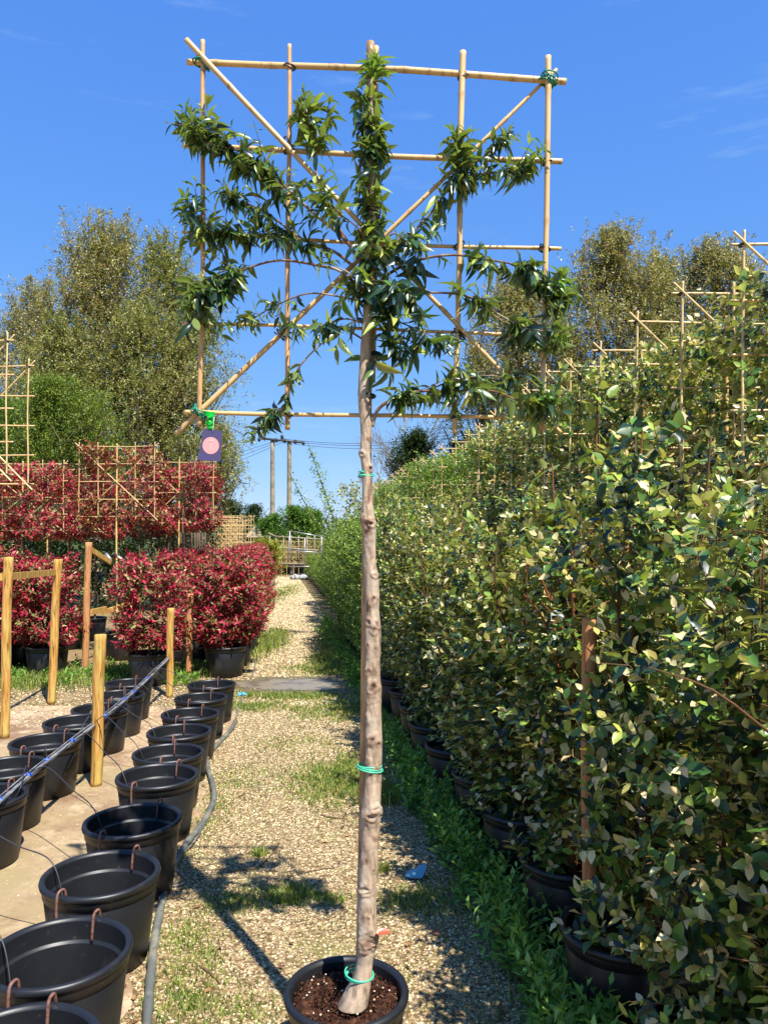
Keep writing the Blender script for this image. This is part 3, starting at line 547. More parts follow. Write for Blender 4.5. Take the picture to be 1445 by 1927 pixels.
# branches (points in picture space and a depth offset), leafiness begins at f0
LP = lambda n: palette(n, [(36, 62, 46), (46, 76, 52), (28, 50, 42), (92, 118, 56), (160, 172, 84)], [6, 5, 6, 2.6, 2], .16)
TPp = lambda n: palette(n, [(96, 140, 52), (120, 160, 66), (80, 120, 50)], [3, 2, 2], .12)
BR = [  # pts, r0(px), f0, twigs, spread m, leaf size
 ([(694, 520), (650, 450), (590, 400), (520, 335), (460, 290), (410, 262), (366, 238)], 6, .30, 92, .075, .068, -.02),
 ([(660, 465), (610, 380), (592, 300), (585, 245), (572, 205)], 4, .2, 34, .055, .062, .02),
 ([(592, 300), (604, 255), (616, 215)], 2.5, .1, 12, .045, .058, .02),
 ([(694, 530), (640, 480), (590, 455), (520, 440), (450, 440), (396, 425), (368, 402)], 5, .22, 70, .072, .068, .0),
 ([(560, 445), (500, 400), (455, 380), (440, 375)], 3, .1, 22, .06, .06, -.02),
 ([(692, 560), (645, 515), (600, 500), (530, 492), (470, 500), (420, 530), (388, 568), (372, 585)], 5, .50, 46, .065, .07, -.01),
 ([(460, 505), (415, 515), (376, 542)], 3, .1, 16, .05, .065, .0),
 ([(690, 570), (640, 558), (580, 555), (520, 575), (470, 600), (440, 608)], 3.2, .3, 18, .05, .055, .0),
 ([(686, 640), (640, 615), (600, 650), (565, 690), (545, 725), (535, 765), (510, 785), (490, 805)], 3, .3, 26, .042, .055, -.02),
 ([(690, 610), (650, 600), (615, 610), (570, 622)], 3, .3, 14, .05, .058, -.03),
 ([(700, 470), (750, 455), (800, 410), (850, 345), (865, 300), (862, 270)], 5.5, .35, 44, .055, .064, -.01),
 ([(850, 345), (900, 330), (950, 322), (1000, 296)], 4, .0, 40, .05, .060, -.01),
 ([(870, 320), (915, 290), (942, 262)], 3, .2, 14, .04, .052, -.02),
 ([(698, 545), (730, 515), (780, 490), (850, 478), (920, 486), (975, 500), (1020, 530), (1045, 550)], 5, .38, 62, .055, .066, -.01),
 ([(696, 580), (750, 560), (830, 552), (890, 562), (940, 590), (985, 615), (1035, 628)], 4, .35, 44, .055, .062, -.02),
 ([(900, 575), (940, 600), (990, 640), (1030, 650)], 2.5, .1, 12, .045, .056, .01),
 ([(700, 803), (712, 770), (745, 750), (790, 738), (850, 735), (920, 738), (975, 752), (1005, 752)], 5.5, .22, 66, .06, .072, -.03),
 ([(800, 735), (860, 715), (920, 705), (960, 712)], 3, .1, 22, .05, .066, -.03),
 ([(698, 560), (716, 470), (742, 440), (768, 460), (800, 450)], 3, .1, 15, .06, .070, -.05),
 ([(698, 600), (725, 560), (765, 545), (790, 580)], 3, .0, 15, .06, .075, -.06),
 ([(697, 560), (660, 520), (630, 500)], 3, .0, 9, .06, .075, -.06),
 ([(697, 620), (730, 600), (780, 620), (830, 640)], 3, .1, 14, .055, .068, -.04),
 ([(697, 500), (680, 440), (640, 400), (620, 380)], 3, .0, 15, .06, .072, -.05),
 ([(695, 640), (712, 640), (735, 650)], 2, .0, 4, .05, .068, -.04)]
bw = M(); lv = M(); tw = M()
for (pts, r0, f0, nt_, sp, ls, dy) in BR:
    n = len(pts); P = np.array([W(x, y, TRD+dy*min(1, k/2)) for k, (x, y) in enumerate(pts)]); P[1:, 1] += rng.normal(0, .010, n-1); C = spline(P, 60)
    rr = np.linspace(r0, 1.3, 60)/F*TRD*.62*(1+.12*rng.random(60)); br = M(); tube(br, C, rr, 8, np.tile(s2l((112, 80, 62)), (60, 1))*(.8+.4*rng.random((60, 1)))); obj('branch', br, m_bark, tree, world=True)
    nt_ = int(nt_*.80); t = f0+(1-f0)*rng.random(nt_)**.9
    kc = max(2, nt_//5); cc_ = f0+(1-f0)*rng.random(kc); ck = rng.integers(0, kc, nt_); incl = rng.random(nt_) < .5; t = np.where(incl, np.clip(cc_[ck]+rng.normal(0, .035, nt_), f0, 1), t)
    fsp = np.where(incl, rng.uniform(.7, 1.75, kc)[ck], rng.uniform(.3, .9, nt_)); i = (t*59).astype(int); base = C[i]; tgd = norm(np.gradient(C, axis=0))[i]
    d = tgd*.9+rdir(nt_)*np.array((.8, .75, .7))+np.array((0, -.1, .05))
    twigs(lv, lv, base, d, sp*fsp*rng.uniform(.5, 1.35, nt_), 'lance', 5, ls*rng.choice([.65, .85, 1.05], (nt_, 1)), LP, None, r=.0013, droop=.18, hang=.28, spread=.68, wcol=s2l((110, 74, 60)), wid=1.08)
    e = C[-1:]+np.zeros((2, 3)); twigs(lv, lv, e, norm(C[-1]-C[-6])+rdir(2)*.5, .05, 'lance', 6, ls*.75, TPp if dy <= 0 and r0 > 3 else LP, None, r=.0011, wid=.75)
# leader: dense column from y 130 to 460
t = np.sort(rng.random(84)**1.0); t = np.clip(t+.03*np.sin(t*40), 0, 1); base = np.array([W(699+rnd(-4, 4), 165+t_*315, TRD-.01) for t_ in t]); d = rdir(84)*np.array((1.0, .8, .3))+np.array((0, 0, .35))
twigs(lv, lv, base, d, rng.uniform(.015, .055, 84), 'lance', 4, rng.uniform(.04, .07, (84, 1)), LP, None, r=.0011, droop=.2, hang=.2, wid=1.2)
base = np.array([W(702+rnd(-6, 8), rnd(135, 160), TRD) for _ in range(9)]); twigs(lv, lv, base, rdir(9)*.4+np.array((0, 0, 1)), .05, 'lance', 7, .055, TPp, None, r=.0011, wid=.75)
base = np.array([W(1042+rnd(-8, 8), 545+rnd(-10, 10), TRD) for _ in range(6)]); twigs(lv, lv, base, rdir(6)*.8+np.array((0, 0, .7)), .04, 'lance', 8, .055, TPp, None, r=.0011, wid=.75)
# central mass
nb = 34; base = np.array([W(rng.normal(698, 42), rnd(440, 680), TRD+rnd(-.06, .03)) for _ in range(nb)]); d = rdir(nb)+np.array((0, -.2, -.1))
twigs(lv, lv, base, d, rng.uniform(.03, .08, nb), 'lance', 4, .070, LP, None, r=.0013, droop=.3, hang=.5, wid=1.2, wcol=s2l((110, 74, 60)))
obj('foliage', lv, m_leaf, tree, world=True)

# ------------------------------------------------------------------ shrubs in pots
EP = lambda n: palette(n, [(58, 88, 44), (90, 120, 52), (34, 56, 38), (146, 164, 72), (212, 202, 150)], [6, 5, 7, 4.2, 2.6], .2)
ET = lambda n: palette(n, [(208, 190, 134), (180, 168, 92), (156, 170, 76), (216, 200, 158)], [3, 3, 3, 2], .12)
EG = lambda n: palette(n, [(130, 148, 68), (112, 134, 58)], [1, 1], .12)
HP = lambda n: palette(n, [(124, 146, 58), (100, 126, 50), (156, 170, 78), (66, 92, 42)], [5, 5, 3, 3], .16)
RP = lambda n: palette(n, [(168, 36, 60), (134, 28, 50), (196, 72, 88), (102, 86, 50), (176, 152, 106), (108, 116, 58)], [6, 3.6, 3, 3, 2.2, 3], .16)
RB = lambda n: palette(n, [(158, 50, 54), (120, 32, 46), (176, 104, 74), (110, 96, 50), (180, 160, 104)], [4, 4, 3, 4, 3], .16)
def shrub(name, hw, hd, z0, z1, ntw, nl, kind, ls, pal, tip, mt, stems=4, leaders=(), tl=.20, spread=.9, wid=1.0, rs=.010, wood=True, box_=False, stcol=(96, 66, 44), zmin=0.3, gap=None):
    """a thing: Empty > foliage, stem...; stems rise from the pot, leafy twigs fill the crown volume, denser near its faces"""
    root = empty(name, (0, 0, 0)); st = M(); fo = M(); tws = M(); tops = []
    for k in range(stems):
        a = k/stems*6.28+rnd(0, 1); x, y = .05*math.cos(a), .05*math.sin(a); ex, ey = rnd(-hw, hw)*.6, rnd(-hd, hd)*.6; zt = rnd(z1*.8, z1*.98)
        C = spline([(x, y, zmin-.05), (x+ex*.3+rnd(-.02, .02), y+ey*.3, z1*.35), (ex*.8, ey*.8, z1*.65), (ex, ey, zt)], 26); tube(st, C, np.linspace(rs, rs*.35, 26), 7, s2l(stcol)); tops.append(C)
    for C in tops:                                  # side branches
        for _ in range(6):
            i = random.randint(5, 24)
            if C[i][2] < z0: continue
            e = C[i]+np.array((rnd(-hw, hw)*.8, rnd(-hd, hd)*.8, rnd(.05, .3))); tube(st, spline([C[i], (C[i]+e)/2+np.array((0, 0, .03)), e], 7), np.linspace(rs*.4, rs*.15, 7), 5, s2l(stcol))
    u = rng.random((ntw, 3))*2-1; pw = .62
    if box_: p = np.sign(u)*np.abs(u)**pw; r = np.ones(ntw)
    else:
        p = np.sign(u)*np.abs(u)**.7; rr = np.hypot(p[:, 0], p[:, 1]); p[:, :2] *= (1/np.maximum(rr, 1))[:, None]
    zf = (p[:, 2]+1)/2; taper = 1-.35*np.clip((zf-.75)/.25, 0, 1)-.25*np.clip((.2-zf)/.2, 0, 1)
    if box_: taper = np.ones(ntw)
    if wood and not box_:
        ns = 17; sa = rng.random(ns)*6.28; sr = np.sqrt(rng.random(ns))*.95; sx_, sy_ = sr*np.cos(sa), sr*np.sin(sa); st_ = rng.uniform(.62, 1.12, ns); k_ = rng.integers(0, ns, ntw)
        hh = rng.random(ntw)**.85; bow = .75+.25*np.sin(np.minimum(hh*1.3, 1)*PI*.5)
        p = np.stack([sx_[k_]*bow+rng.normal(0, .13, ntw), sy_[k_]*bow+rng.normal(0, .13, ntw), 2*hh*st_[k_]-1], 1); zf = (p[:, 2]+1)/2; taper = np.ones(ntw)
    wb = 1+.25*(vnoise(p[:, 0]*2+zf*5, p[:, 1]*2+zf*3, 2)-.5)*2
    B = np.stack([p[:, 0]*hw*taper*wb, p[:, 1]*hd*taper*wb, z0+(z1-z0)*zf*(.96+.08*rng.random(ntw))], 1)
    dr = np.stack([p[:, 0]*.8, p[:, 1]*.8, .55+0*zf], 1)+rdir(ntw)*.45
    if gap is not None: k_ = ~gap(B); B, dr, ntw = B[k_], dr[k_], int(k_.sum())
    twigs(tws if wood else None, fo, B-norm(dr)*tl*.5, dr, tl*rng.uniform(.5, 1.25, ntw), kind, nl, ls, pal, tip, r=.0022, spread=spread, wid=wid, wood=wood, wcol=s2l((104, 80, 54)))
    for (lx, ly, lz0, lz1, k) in leaders:
        C = spline([(lx*.4, ly*.4, lz0), (lx*.8, ly, (lz0+lz1)/2), (lx, ly, lz1)], 20); tube(st, C, np.linspace(.008, .003, 20), 6, s2l(stcol))
        i = rng.integers(2, 20, k); tt = rdir(k)*.9+np.array((0, 0, .5)); twigs(tws, fo, C[i], tt, rng.uniform(.03, .12, k), kind, 4, ls*1.35, EG if kind in ('oval', 'mid') else pal, None, r=.002, spread=1.0, wid=1.05)
    for vv, qq, c_ in zip(tws.v, tws.q, tws.c): st.add(vv, qq-qq.min(), None, c_)
    obj('stems', st, m_wood, root)
    obj('foliage', fo, mt, root); return root
PROTO = []
def use(proto, loc, rz, sc=None):
    if proto.get('used'): return dup(proto, loc, rz, sc)
    proto['used'] = 1; proto.location = loc; proto.rotation_euler = (0, 0, rz)
    if sc is not None: proto.scale = sc if hasattr(sc, '__len__') else (sc, sc, sc)
    return proto
E = [shrub('oleaster_shrub', .34, .34, .34, 1.9, 560, 10, 'oval', .056, EP, ET, m_ela, 5, [(rnd(-.25, .25), rnd(-.2, .2), 1.3, rnd(1.95, 2.15), 7)]) for _ in range(3)]
gx_, gy_ = float(row_x(2.62))+.08, 2.62      # a gap where an old timber post shows through
Egap = shrub('oleaster_shrub', .34, .34, .34, 1.9, 560, 10, 'oval', .056, EP, ET, m_ela, 5, [(.2, -.1, 1.3, 2.05, 7)], gap=lambda B: (abs(B[:, 0]+gx_-.2754*(B[:, 1]+gy_)) < .085) & (B[:, 2] > 1.17) & (B[:, 2] < 1.62) & (B[:, 1]+gy_ < 2.80))
Etall = shrub('oleaster_shrub', .33, .30, .34, 1.9, 560, 10, 'oval', .056, EP, ET, m_ela, 5, [(.05, -.05, 1.2, 2.52, 34), (.25, .0, 1.3, 2.38, 22), (-.1, .1, 1.3, 2.2, 14)], rs=.017, stcol=(124, 80, 48))
Em = [shrub('oleaster_shrub', .36, .34, .36, 1.9, 600, 9, 'mid', .052, EP, ET, m_ela, 4) for _ in range(2)]
Gs = [shrub('green_hedge_shrub', .36, .36, .36, 2.1, 460, 13, 'lo', .050, HP, None, m_green, 3, wood=False, tl=.24) for _ in range(2)]
hp = empty('plant_pot', (0, 0, 0)); pot_parts(hp, .16, .20, .34, simple=True, sides=32)
k = 0
for j, d in enumerate([1.55, 2.08, 2.62, 3.2, 3.78, 4.36, 4.95, 5.55, 6.15, 6.75, 7.35]):
    loc = (float(row_x(d))+rnd(-.03, .03)+.02, d, 0)
    p = use(hp, loc, rnd(0, 6)); lab = 'nearest the camera' if j == 1 else f'{ords[j-1]} from the camera' if j else 'at the right foreground, partly outside the view'
    tag(p, f'black pot under the hedge shrub, {lab}', 'plant pot', 'black pots under the right hedge')
    pr = Etall if j == 3 else Egap if j == 2 else (E[j % 3] if d < 6 else Em[j % 2]); o = use(pr, (gx_ if j == 2 else loc[0]+.06, d, 0), rnd(0, 6) if j not in (2, 3) else 0, (rnd(.88, 1.08), rnd(.88, 1.05), rnd(.86, 1.08)) if j != 2 else (1, 1, 1))
    tag(o, 'olive and silvery leaved shrub with tall bright upright shoots in the right hedge' if j == 3 else f'olive and silvery leaved hedge shrub, front row, {lab}', 'shrub', 'silvery leaved shrubs along the right of the path')
j = 0; d = 8.0
while d < 33:
    loc = (float(row_x(d))+rnd(-.04, .04)+.16+(.14 if d > 12 else 0)+(.12 if d > 16 else 0), d, 0); far = d > 13
    p = dup(hp, loc, rnd(0, 6)); s = 1 if not far else 1.08
    o = use(Gs[j % 2], loc, rnd(0, 6), (s, s, rnd(.86, 1.08)*(.93 if d < 16 else .90)) if d < 20 else (.6, .6, rnd(.42, .6)))
    if not far:
        tag(p, f'black pot under the bright green hedge, {ords[j]} beyond the silvery shrubs', 'plant pot', 'black pots under the green hedge'); tag(o, f'bright green small leaved hedge shrub, {ords[j]} beyond the silvery shrubs', 'shrub', 'bright green shrubs in the far hedge')
    else:
        tag(p, 'small black pot in the distant end of the green hedge row', 'plant pot', 'distant pots of the hedge row'); tag(o, 'distant bright green shrub at the far end of the hedge row', 'shrub', 'distant green hedge shrubs')
    d += .62 if not far else .95; j += 1
# second row of low shrubs behind the first
for j, d in enumerate([2.5, 3.1, 3.75, 4.4, 5.1, 5.8, 6.5, 7.2]):
    o = dup(Em[j % 2], (float(row_x(d))+.78, d, 0), rnd(0, 6), (1.05, 1.05, rnd(.97, 1.1))); tag(o, f'silvery leaved shrub in the second hedge row, {ords[j]} from the camera', 'shrub', 'silvery leaved shrubs in the second row')
# pleached heads with their bamboo frames
def far_trellis(name='bamboo_trellis', wdt=1.06, z0=2.02, z1=3.0, nodes=True):
    root = empty(name, (0, 0, 0)); hw = wdt/2; b = (214, 186, 128)
    for k in range(5): z = z0+(z1-z0)*k/4; obj('cane', one(cane, (-hw-.05, .01, z+rnd(-.01, .01)), (hw+.05, .01, z+rnd(-.01, .01)), .0065, .0065, 7, .006, b), m_bam, root)
    for k in (-1, -.5, .5, 1): obj('cane', one(cane, (hw*k, -.006, z0-.05), (hw*k+rnd(-.01, .01), -.006, z1+.06), .0065, .0065, 7, .006, b), m_bam, root)
    obj('cane', one(cane, (-hw-.05, -.02, z1+.05), (hw+.05, -.02, z0-.05), .006, .007, 7, .006, b), m_bam, root); obj('cane', one(cane, (hw+.05, .024, z1+.05), (-hw-.05, .024, z0-.05), .006, .007, 7, .006, b), m_bam, root)
    obj('cane', one(cane, (0, .0, .1), (0, .0, z1+.04), .013, .011, 8, .006, (222, 184, 110)), m_bam, root)
    for sx in (-1, 1):
        for z in (z0, z1): obj('tie', tie((sx*hw, -.003, z), .018, .003, 3, (.4*sx, 0, 1), .003), m_btie, root)
    return root
FT = far_trellis()
Ph = [shrub('pleached_oleaster', .54, .22, 1.72, 2.92, 560, 8, 'oval', .054, EP, ET, m_ela, 1, box_=True, rs=.02, tl=.16) for _ in range(2)]
Pg = [shrub('pleached_green_tree', .54, .24, 1.70, 2.93, 420, 12, 'lo', .052, HP, None, m_green, 1, box_=True, rs=.02, tl=.2, wood=False) for _ in range(2)]
d = 3.33; j = 0
while d < 17:
    x = 2.15-.135*(d-3.33)+rnd(-.03, .03)
    t_ = use(FT, (x, d, 0), rnd(-.05, .05), (1, 1, rnd(.975, 1.01) if d < 7 else rnd(.95, .975))); pr = (Ph if d < 8.2 else Pg)[j % 2]
    o = use(pr, (x, d+.10, 0), rnd(-.05, .05)+(PI if j % 4 > 1 else 0), (1, 1, rnd(.95, 1.03)))
    n_ = ords[min(j, 19)] if j < 20 else None
    tag(t_, f'bamboo trellis above the right hedge, {n_} from the camera' if n_ else 'small distant bamboo trellis above the far right hedge', 'trellis', 'bamboo trellises above the right hedge')
    tag(o, (f'silvery leaved pleached tree on the {n_} trellis above the right hedge' if d < 8.2 else f'green pleached tree on the {n_} trellis above the right hedge') if n_ else 'distant green pleached tree above the far right hedge', 'tree', 'pleached trees behind the right hedge')
    d += .5 if d < 8 else .66; j += 1
# further pleached row to the right
for j, d in enumerate([4.9, 5.6, 6.3, 7.1, 7.9]):
    x = 3.25-.13*(d-4.9); o = dup(Ph[j % 2], (x, d, 0), rnd(-.1, .1), (1, 1, 1.03)); tag(o, f'silvery leaved pleached tree in the rear right row, {ords[j]} from the camera', 'tree', 'pleached trees in the rear right row')
# long shoots rising from the far green hedge
for (pts, nm) in (([(640, 1010), (612, 930), (596, 880), (578, 830)], 'tallest thin green shoot rising above the far hedge beside the poles'), ([(620, 1010), (585, 965), (560, 920), (543, 885)], 'shorter thin shoot leaning left out of the far hedge')):
    d = 12.5; root = empty('hedge_shoot', W(*pts[0], d)); C = spline([W(*p, d) for p in pts], 50); m = M(); tube(m, C, np.linspace(.012, .004, 50), 5, s2l((90, 90, 60))); obj('stem', m, m_wood, root, world=True)
    f = M(); i = rng.integers(0, 50, 170 if 'tall' in nm else 90); i = np.minimum(i, (rng.random(len(i))**1.4*50).astype(int)); twigs(None, f, C[i], rdir(len(i))+np.array((0, 0, .3)), .10+.25*(1-i/50)**2, 'lo', 4, .05, HP, None, wood=False)
    obj('foliage', f, m_green, root, world=True); tag(root, nm, 'shoot')

# ------------------------------------------------------------------ red bushes (left)
R1 = [shrub('red_leaf_bush', .36, .36, .46, 1.50, 520, 11, 'narrow', .075, RP, None, m_red, 3, wood=False, tl=.22, wid=1.2) for _ in range(2)]
Rh = [shrub('red_leaf_pleached_tree', .53, .26, 1.93, 2.95, 340, 12, 'narrow', .075, RP, None, m_red, 1, box_=True, rs=.022, wood=False, tl=.22, wid=1.25, stcol=(120, 100, 80)) for _ in range(2)]
Rd = shrub('red_leaf_pleached_tree', .53, .26, 1.88, 2.9, 300, 12, 'narrow', .075, RB, None, m_red, 1, box_=True, rs=.022, wood=False, tl=.22, wid=1.25, stcol=(120, 100, 80))
bigp = empty('plant_pot', (0, 0, 0)); pot_parts(bigp, .21, .25, .38, simple=True, sides=32)
def potted(kind, px, py, lab, sc=(1, 1, 1), pot='black pot'):
    g_ = G(px, py); loc = (g_[0], g_[1], 0)
    p = use(bigp, loc, rnd(0, 6)); o = use(kind, loc, rnd(0, 6) if kind in R1 else rnd(-.15, .15), sc); return p, o, loc
low = [(90, 1272, 'beside the leftmost post'), (-20, 1275, 'at the left edge of the view'), (283, 1288, 'nearest the path rows, behind the short posts'), (424, 1272, 'at the front corner by the path'), (440, 1252, 'second along the path edge'), (452, 1232, 'third along the path edge'), (461, 1214, 'fourth along the path edge'), (468, 1196, 'fifth along the path edge'),
       (372, 1244, 'behind the front corner bush'), (415, 1215, 'second row, behind the corner'), (350, 1216, 'in the middle of the red block'), (20, 1243, 'behind the leftmost post')]
for j, (px, py, lab) in enumerate(low):
    s = rnd(.95, 1.05); p, o, loc = potted(R1[j % 2], px, py, lab, (s*1.05, s*1.05, rnd(.93, 1.04)))
    tag(o, f'crimson and green leaved bush {lab}', 'bush', 'crimson leaved bushes in pots'); tag(p, f'large black pot of the crimson bush {lab}', 'plant pot', 'black pots under the crimson bushes')
for j in range(9):
    d = 14.2+j*.8; loc = (-2.22-.122*(d-9.5), d, 0); o = dup(R1[j % 2], loc, rnd(0, 6), (1, 1, rnd(.9, 1.02))); p = dup(bigp, loc)
    tag(o, 'distant crimson bush in the row along the path left edge', 'bush', 'distant crimson bushes'); tag(p, 'distant black pot below the crimson row', 'plant pot', 'distant pots of the crimson row')
pl = [(10.6, 230, 0, 'tied to the thick bamboo stake'), (11.6, 336, 1, 'right of the thick bamboo stake'), (12.3, 346, 0, 'behind, second at the right end'), (13.1, 352, 1, 'third at the right end'), (9.8, 40, 0, 'at the left edge behind the bare trellises'), (10.6, 88, 1, 'second from the left edge'), (11.6, 128, 0, 'left of the thick bamboo stake'), (12.6, 172, 1, 'behind, between the two blocks'), (12.2, 262, 0, 'right behind the thick stake'), (11.2, -20, 1, 'half outside the left edge')]
for j, (d, px, k, lab) in enumerate(pl):
    x = (px-HX)/F*d; loc = (x, d, 0); zs = 1.03 if px in (230,) else .97 if px > 300 else .90
    p = dup(bigp, loc); o = use(Rd if j in (0,) else Rh[k], loc, rnd(-.1, .1), (1, 1, zs)); t_ = dup(FT, (x, d-.2 if j == 0 else d+.05, 0), rnd(-.05, .05), (1, 1, 1.0 if j == 0 else zs)) if j in (0, 1, 4, 5, 6) else None
    tag(p, f'black pot of the red pleached tree {lab}', 'plant pot', 'pots of the red pleached trees'); tag(o, f'red leaved pleached tree {lab}', 'tree', 'red leaved pleached trees')
    if t_: tag(t_, f'bamboo trellis of the red tree {lab}', 'trellis', 'bamboo trellises of the red trees')
# many bare stems behind the red heads
for j in range(16):
    d = 12+.35*j; x = -3.55-.12*(d-12)+rnd(-.05, .05); m = M(); tube(m, spline([(0, 0, 0), (rnd(-.02, .02), 0, 1), (rnd(-.03, .03), 0, 1.85)], 8), np.linspace(.026, .02, 8), 7, s2l((96, 80, 64))); o = obj('tree_stem', m, m_wood); o.location = (x, d, 0)
    tag(o, 'bare dark stem standing in the shade under the red pleached heads', 'stem', 'stems under the red pleached heads')
# two bare trellises at the left edge
for (rx, d, s, lab) in ((15, 6.0, 1.10, 'nearer bare bamboo trellis at the left edge'), (55, 6.75, 1.09, 'farther bare bamboo trellis at the left edge, beside the green tree')):
    x = (rx-HX)/F*d-.53; o = dup(FT, (x, d, 0), -.02, (1, 1, s)); tag(o, lab, 'trellis', 'bare bamboo trellises at the left edge')
# stacked bamboo frames far behind the red bushes
for j in range(9):
    d = 19+j*.22; o = dup(FT, ((432-HX)/F*20+rnd(-.12, .12), d, -.55+rnd(-.1, .1)), rnd(-.15, .15), (.85, 1, .93)); tag(o, 'yellow bamboo frame in the upright stack behind the red bushes', 'trellis', 'stacked yellow bamboo frames')

# ------------------------------------------------------------------ timber posts and rails
def post(px, yt, yb, r, m, lab, sq=False, lean=0, chamfer=True):
    b = G(px, yb); d = b[1]; z = CH-(yt-HY)/F*d; rr = r/F*d; root = None
    mc = M()
    if sq:
        for (zz0, zz1, k) in ((0, z, 1),):
            box(mc, (0, 0, z/2), (rr*2, rr*2, z), .25)
    else:
        tt = np.linspace(0, 1, 30); P = np.stack([lean*tt+.004*np.sin(tt*7), 0*tt, tt*z], 1); R_ = rr*(1+.03*np.sin(tt*11+px)); P = np.concatenate([P, P[-1:]+[(0, 0, .004)]]); R_ = np.append(R_, rr*.9); tube(mc, P, R_, 20)
    o = obj('wooden_post', mc, m, smooth=not sq); o.location = (b[0], b[1], 0); tag(o, lab, 'post', 'timber posts on the left'); return o
post(9, 1049, 1390, 8.5, m_post, 'tall yellowish round timber post at the left edge', lean=.035)
post(97, 1053, 1326, 7.5, m_post, 'tall round timber post, second from the left edge, joined by a rail', lean=.07)
post(160, 1021, 1268, 6.2, m_post2, 'slim orange timber post with metal brackets before the red bushes', lean=.05)
post(181, 1195, 1480, 10.8, m_post, 'short thick yellow post standing between the rows of empty pots', lean=.03)
post(319, 1145, 1312, 6.6, m_post, 'short yellow post where the irrigation pipe ends', lean=.015)
post(355, 1117, 1276, 6, m_post2, 'short orange post by the crimson corner bush', lean=.02)
o = post(1108, 1166, 1500, 12.5, m_post2, 'round orange brown post end showing among the right hedge leaves'); o.location = ((1108-HX)/F*2.74, 2.74, 0); o.scale = (.62, .62, 1.405/(CH-(1166-HY)/F*G(1108, 1500)[1]))
def rail(a, b, t, lab, m=m_post):
    a, b = np.array(a), np.array(b); mc = M(); u = norm(b-a); s = norm(np.cross(u, (0, 0, 1))); v = np.cross(s, u); V = []
    for P_ in (a, b):
        for q1, q2 in ((-1, -1), (1, -1), (1, 1), (-1, 1)): V.append(P_+s*q1*t*.5+v*q2*t)
    V = np.array(V); c = V.mean(0); mc.add(V-c, [(0, 3, 2, 1), (4, 5, 6, 7), (0, 1, 5, 4), (1, 2, 6, 5), (2, 3, 7, 6), (3, 0, 4, 7)]); o = obj('timber_rail', mc, m, smooth=False); o.location = c; tag(o, lab, 'rail'); return o
rail(W(-60, 1088, 6.2), W(14, 1085, 6.37), .03, 'thin timber rail running out of view from the leftmost post')
rail(W(18, 1085, 6.42), W(104, 1077, 7.62), .03, 'thin timber rail between the two tall left posts')
rail(W(172, 1035, 9.5), W(208, 1058, 10.1), .035, 'short sloping batten from the slim orange post')
rail(W(172, 1152, 9.5), W(200, 1146, 9.9), .035, 'low wooden batten fixed to the slim orange post'); rail(W(192, 1153, 10.1), W(250, 1134, 10.9), .03, 'low rising batten behind the thick bamboo stake')
for (p, q, lab) in (((199, 1042), (210, 1060), 'bent steel bracket strip left of the thick bamboo stake'), ((218, 1045), (233, 1058), 'bent steel bracket strip touching the thick bamboo stake')):
    m = M(); tube(m, [W(*p, 10.1), W((p[0]+q[0])/2+3, (p[1]+q[1])/2, 10.1), W(*q, 10.1)], .022, 6); cc = np.array(m.v[0]).mean(0); m.v[0] -= cc; o = obj('steel_bracket', m, m_metal); o.location = cc; tag(o, lab, 'bracket')

# ------------------------------------------------------------------ irrigation
PP = spline([(-2.31, 7.98, .42), (-2.22, 7.0, .385), (-2.10, 6.0, .39), (-1.985, 5.03, .42), (-1.99, 4.4, .385), (-1.92, 3.6, .38), (-1.86, 2.6, .40), (-1.8, 1.6, .42)], 160)
ip = empty('irrigation_pipe', PP[0]); tag(ip, 'grey irrigation pipe strung between the short posts above the inner pots', 'pipe')
m = M(); tube(m, PP, .0125, 10); obj('main_pipe', m, m_pipe, ip, world=True)
m = M(); tube(m, PP+np.array((.016, 0, .014))+.008*np.sin(np.arange(160)*.3)[:, None]*np.array((1, 0, .4)), .004, 6); tube(m, PP+np.array((-.014, 0, .016))+.007*np.sin(np.arange(160)*.22+1)[:, None]*np.array((1, 0, .4)), .004, 6); obj('feeder_tubes', m, m_pipe, ip, world=True)
CN = []
for y in (7.0, 6.35, 6.05, 5.4, 5.1, 4.75, 4.4, 4.15, 3.75, 3.2, 2.75):
    i = int(np.argmin(abs(PP[:, 1]-y))); c = PP[i]; CN.append(c); m = M(); tube(m, [c+np.array((-.017, 0, .010)), c+np.array((.017, 0, .012))], .009, 8); tube(m, [c+np.array((0, 0, .0)), c+np.array((0, 0, .024))], .009, 8); tube(m, [c+np.array((0, -.016, .014)), c+np.array((0, .016, .014))], .008, 8)
    obj('connector', m, m_blue, ip, world=True)
for j, p in enumerate(PA[1:]+PB[1:]):
    near = j < len(PA)-1; cands = sorted(CN, key=lambda c: abs(c[1]-(p[1]+(.45 if near else .1)))); c = cands[0]
    e = np.array((p[0]-.10 if near else p[0]+.08, p[1]+rnd(-.05, .05), .12)); rim = np.array((p[0]-.21 if near else p[0]+.20, p[1]+rnd(0, .05), .385)); up = .10 if near else .08
    mid1 = c+(rim-c)*.3+np.array((0, 0, up)); mid2 = c+(rim-c)*.7+np.array((0, 0, up*.45)); C = spline([c+np.array((0, 0, .02)), mid1, mid2, rim, e+np.array((-.03 if near else .03, 0, .1))], 34)
    root = empty('drip_tube', c); m = M(); tube(m, C, .0028, 6); obj('tube', m, m_tubeb, root, world=True); m = M(); tube(m, [C[-1], C[-1]+np.array((.02, -.01, -.07)), e+np.array((0, 0, -.09))], [.005, .004, .002], 6); obj('drip_stake', m, m_pipe, root, world=True)
    tag(root, f'thin black drip tube arching into the {ords[(j+1) if near else j-8]} pot of the {"path-side" if near else "inner"} row', 'drip tube', 'drip tubes from the irrigation pipe')
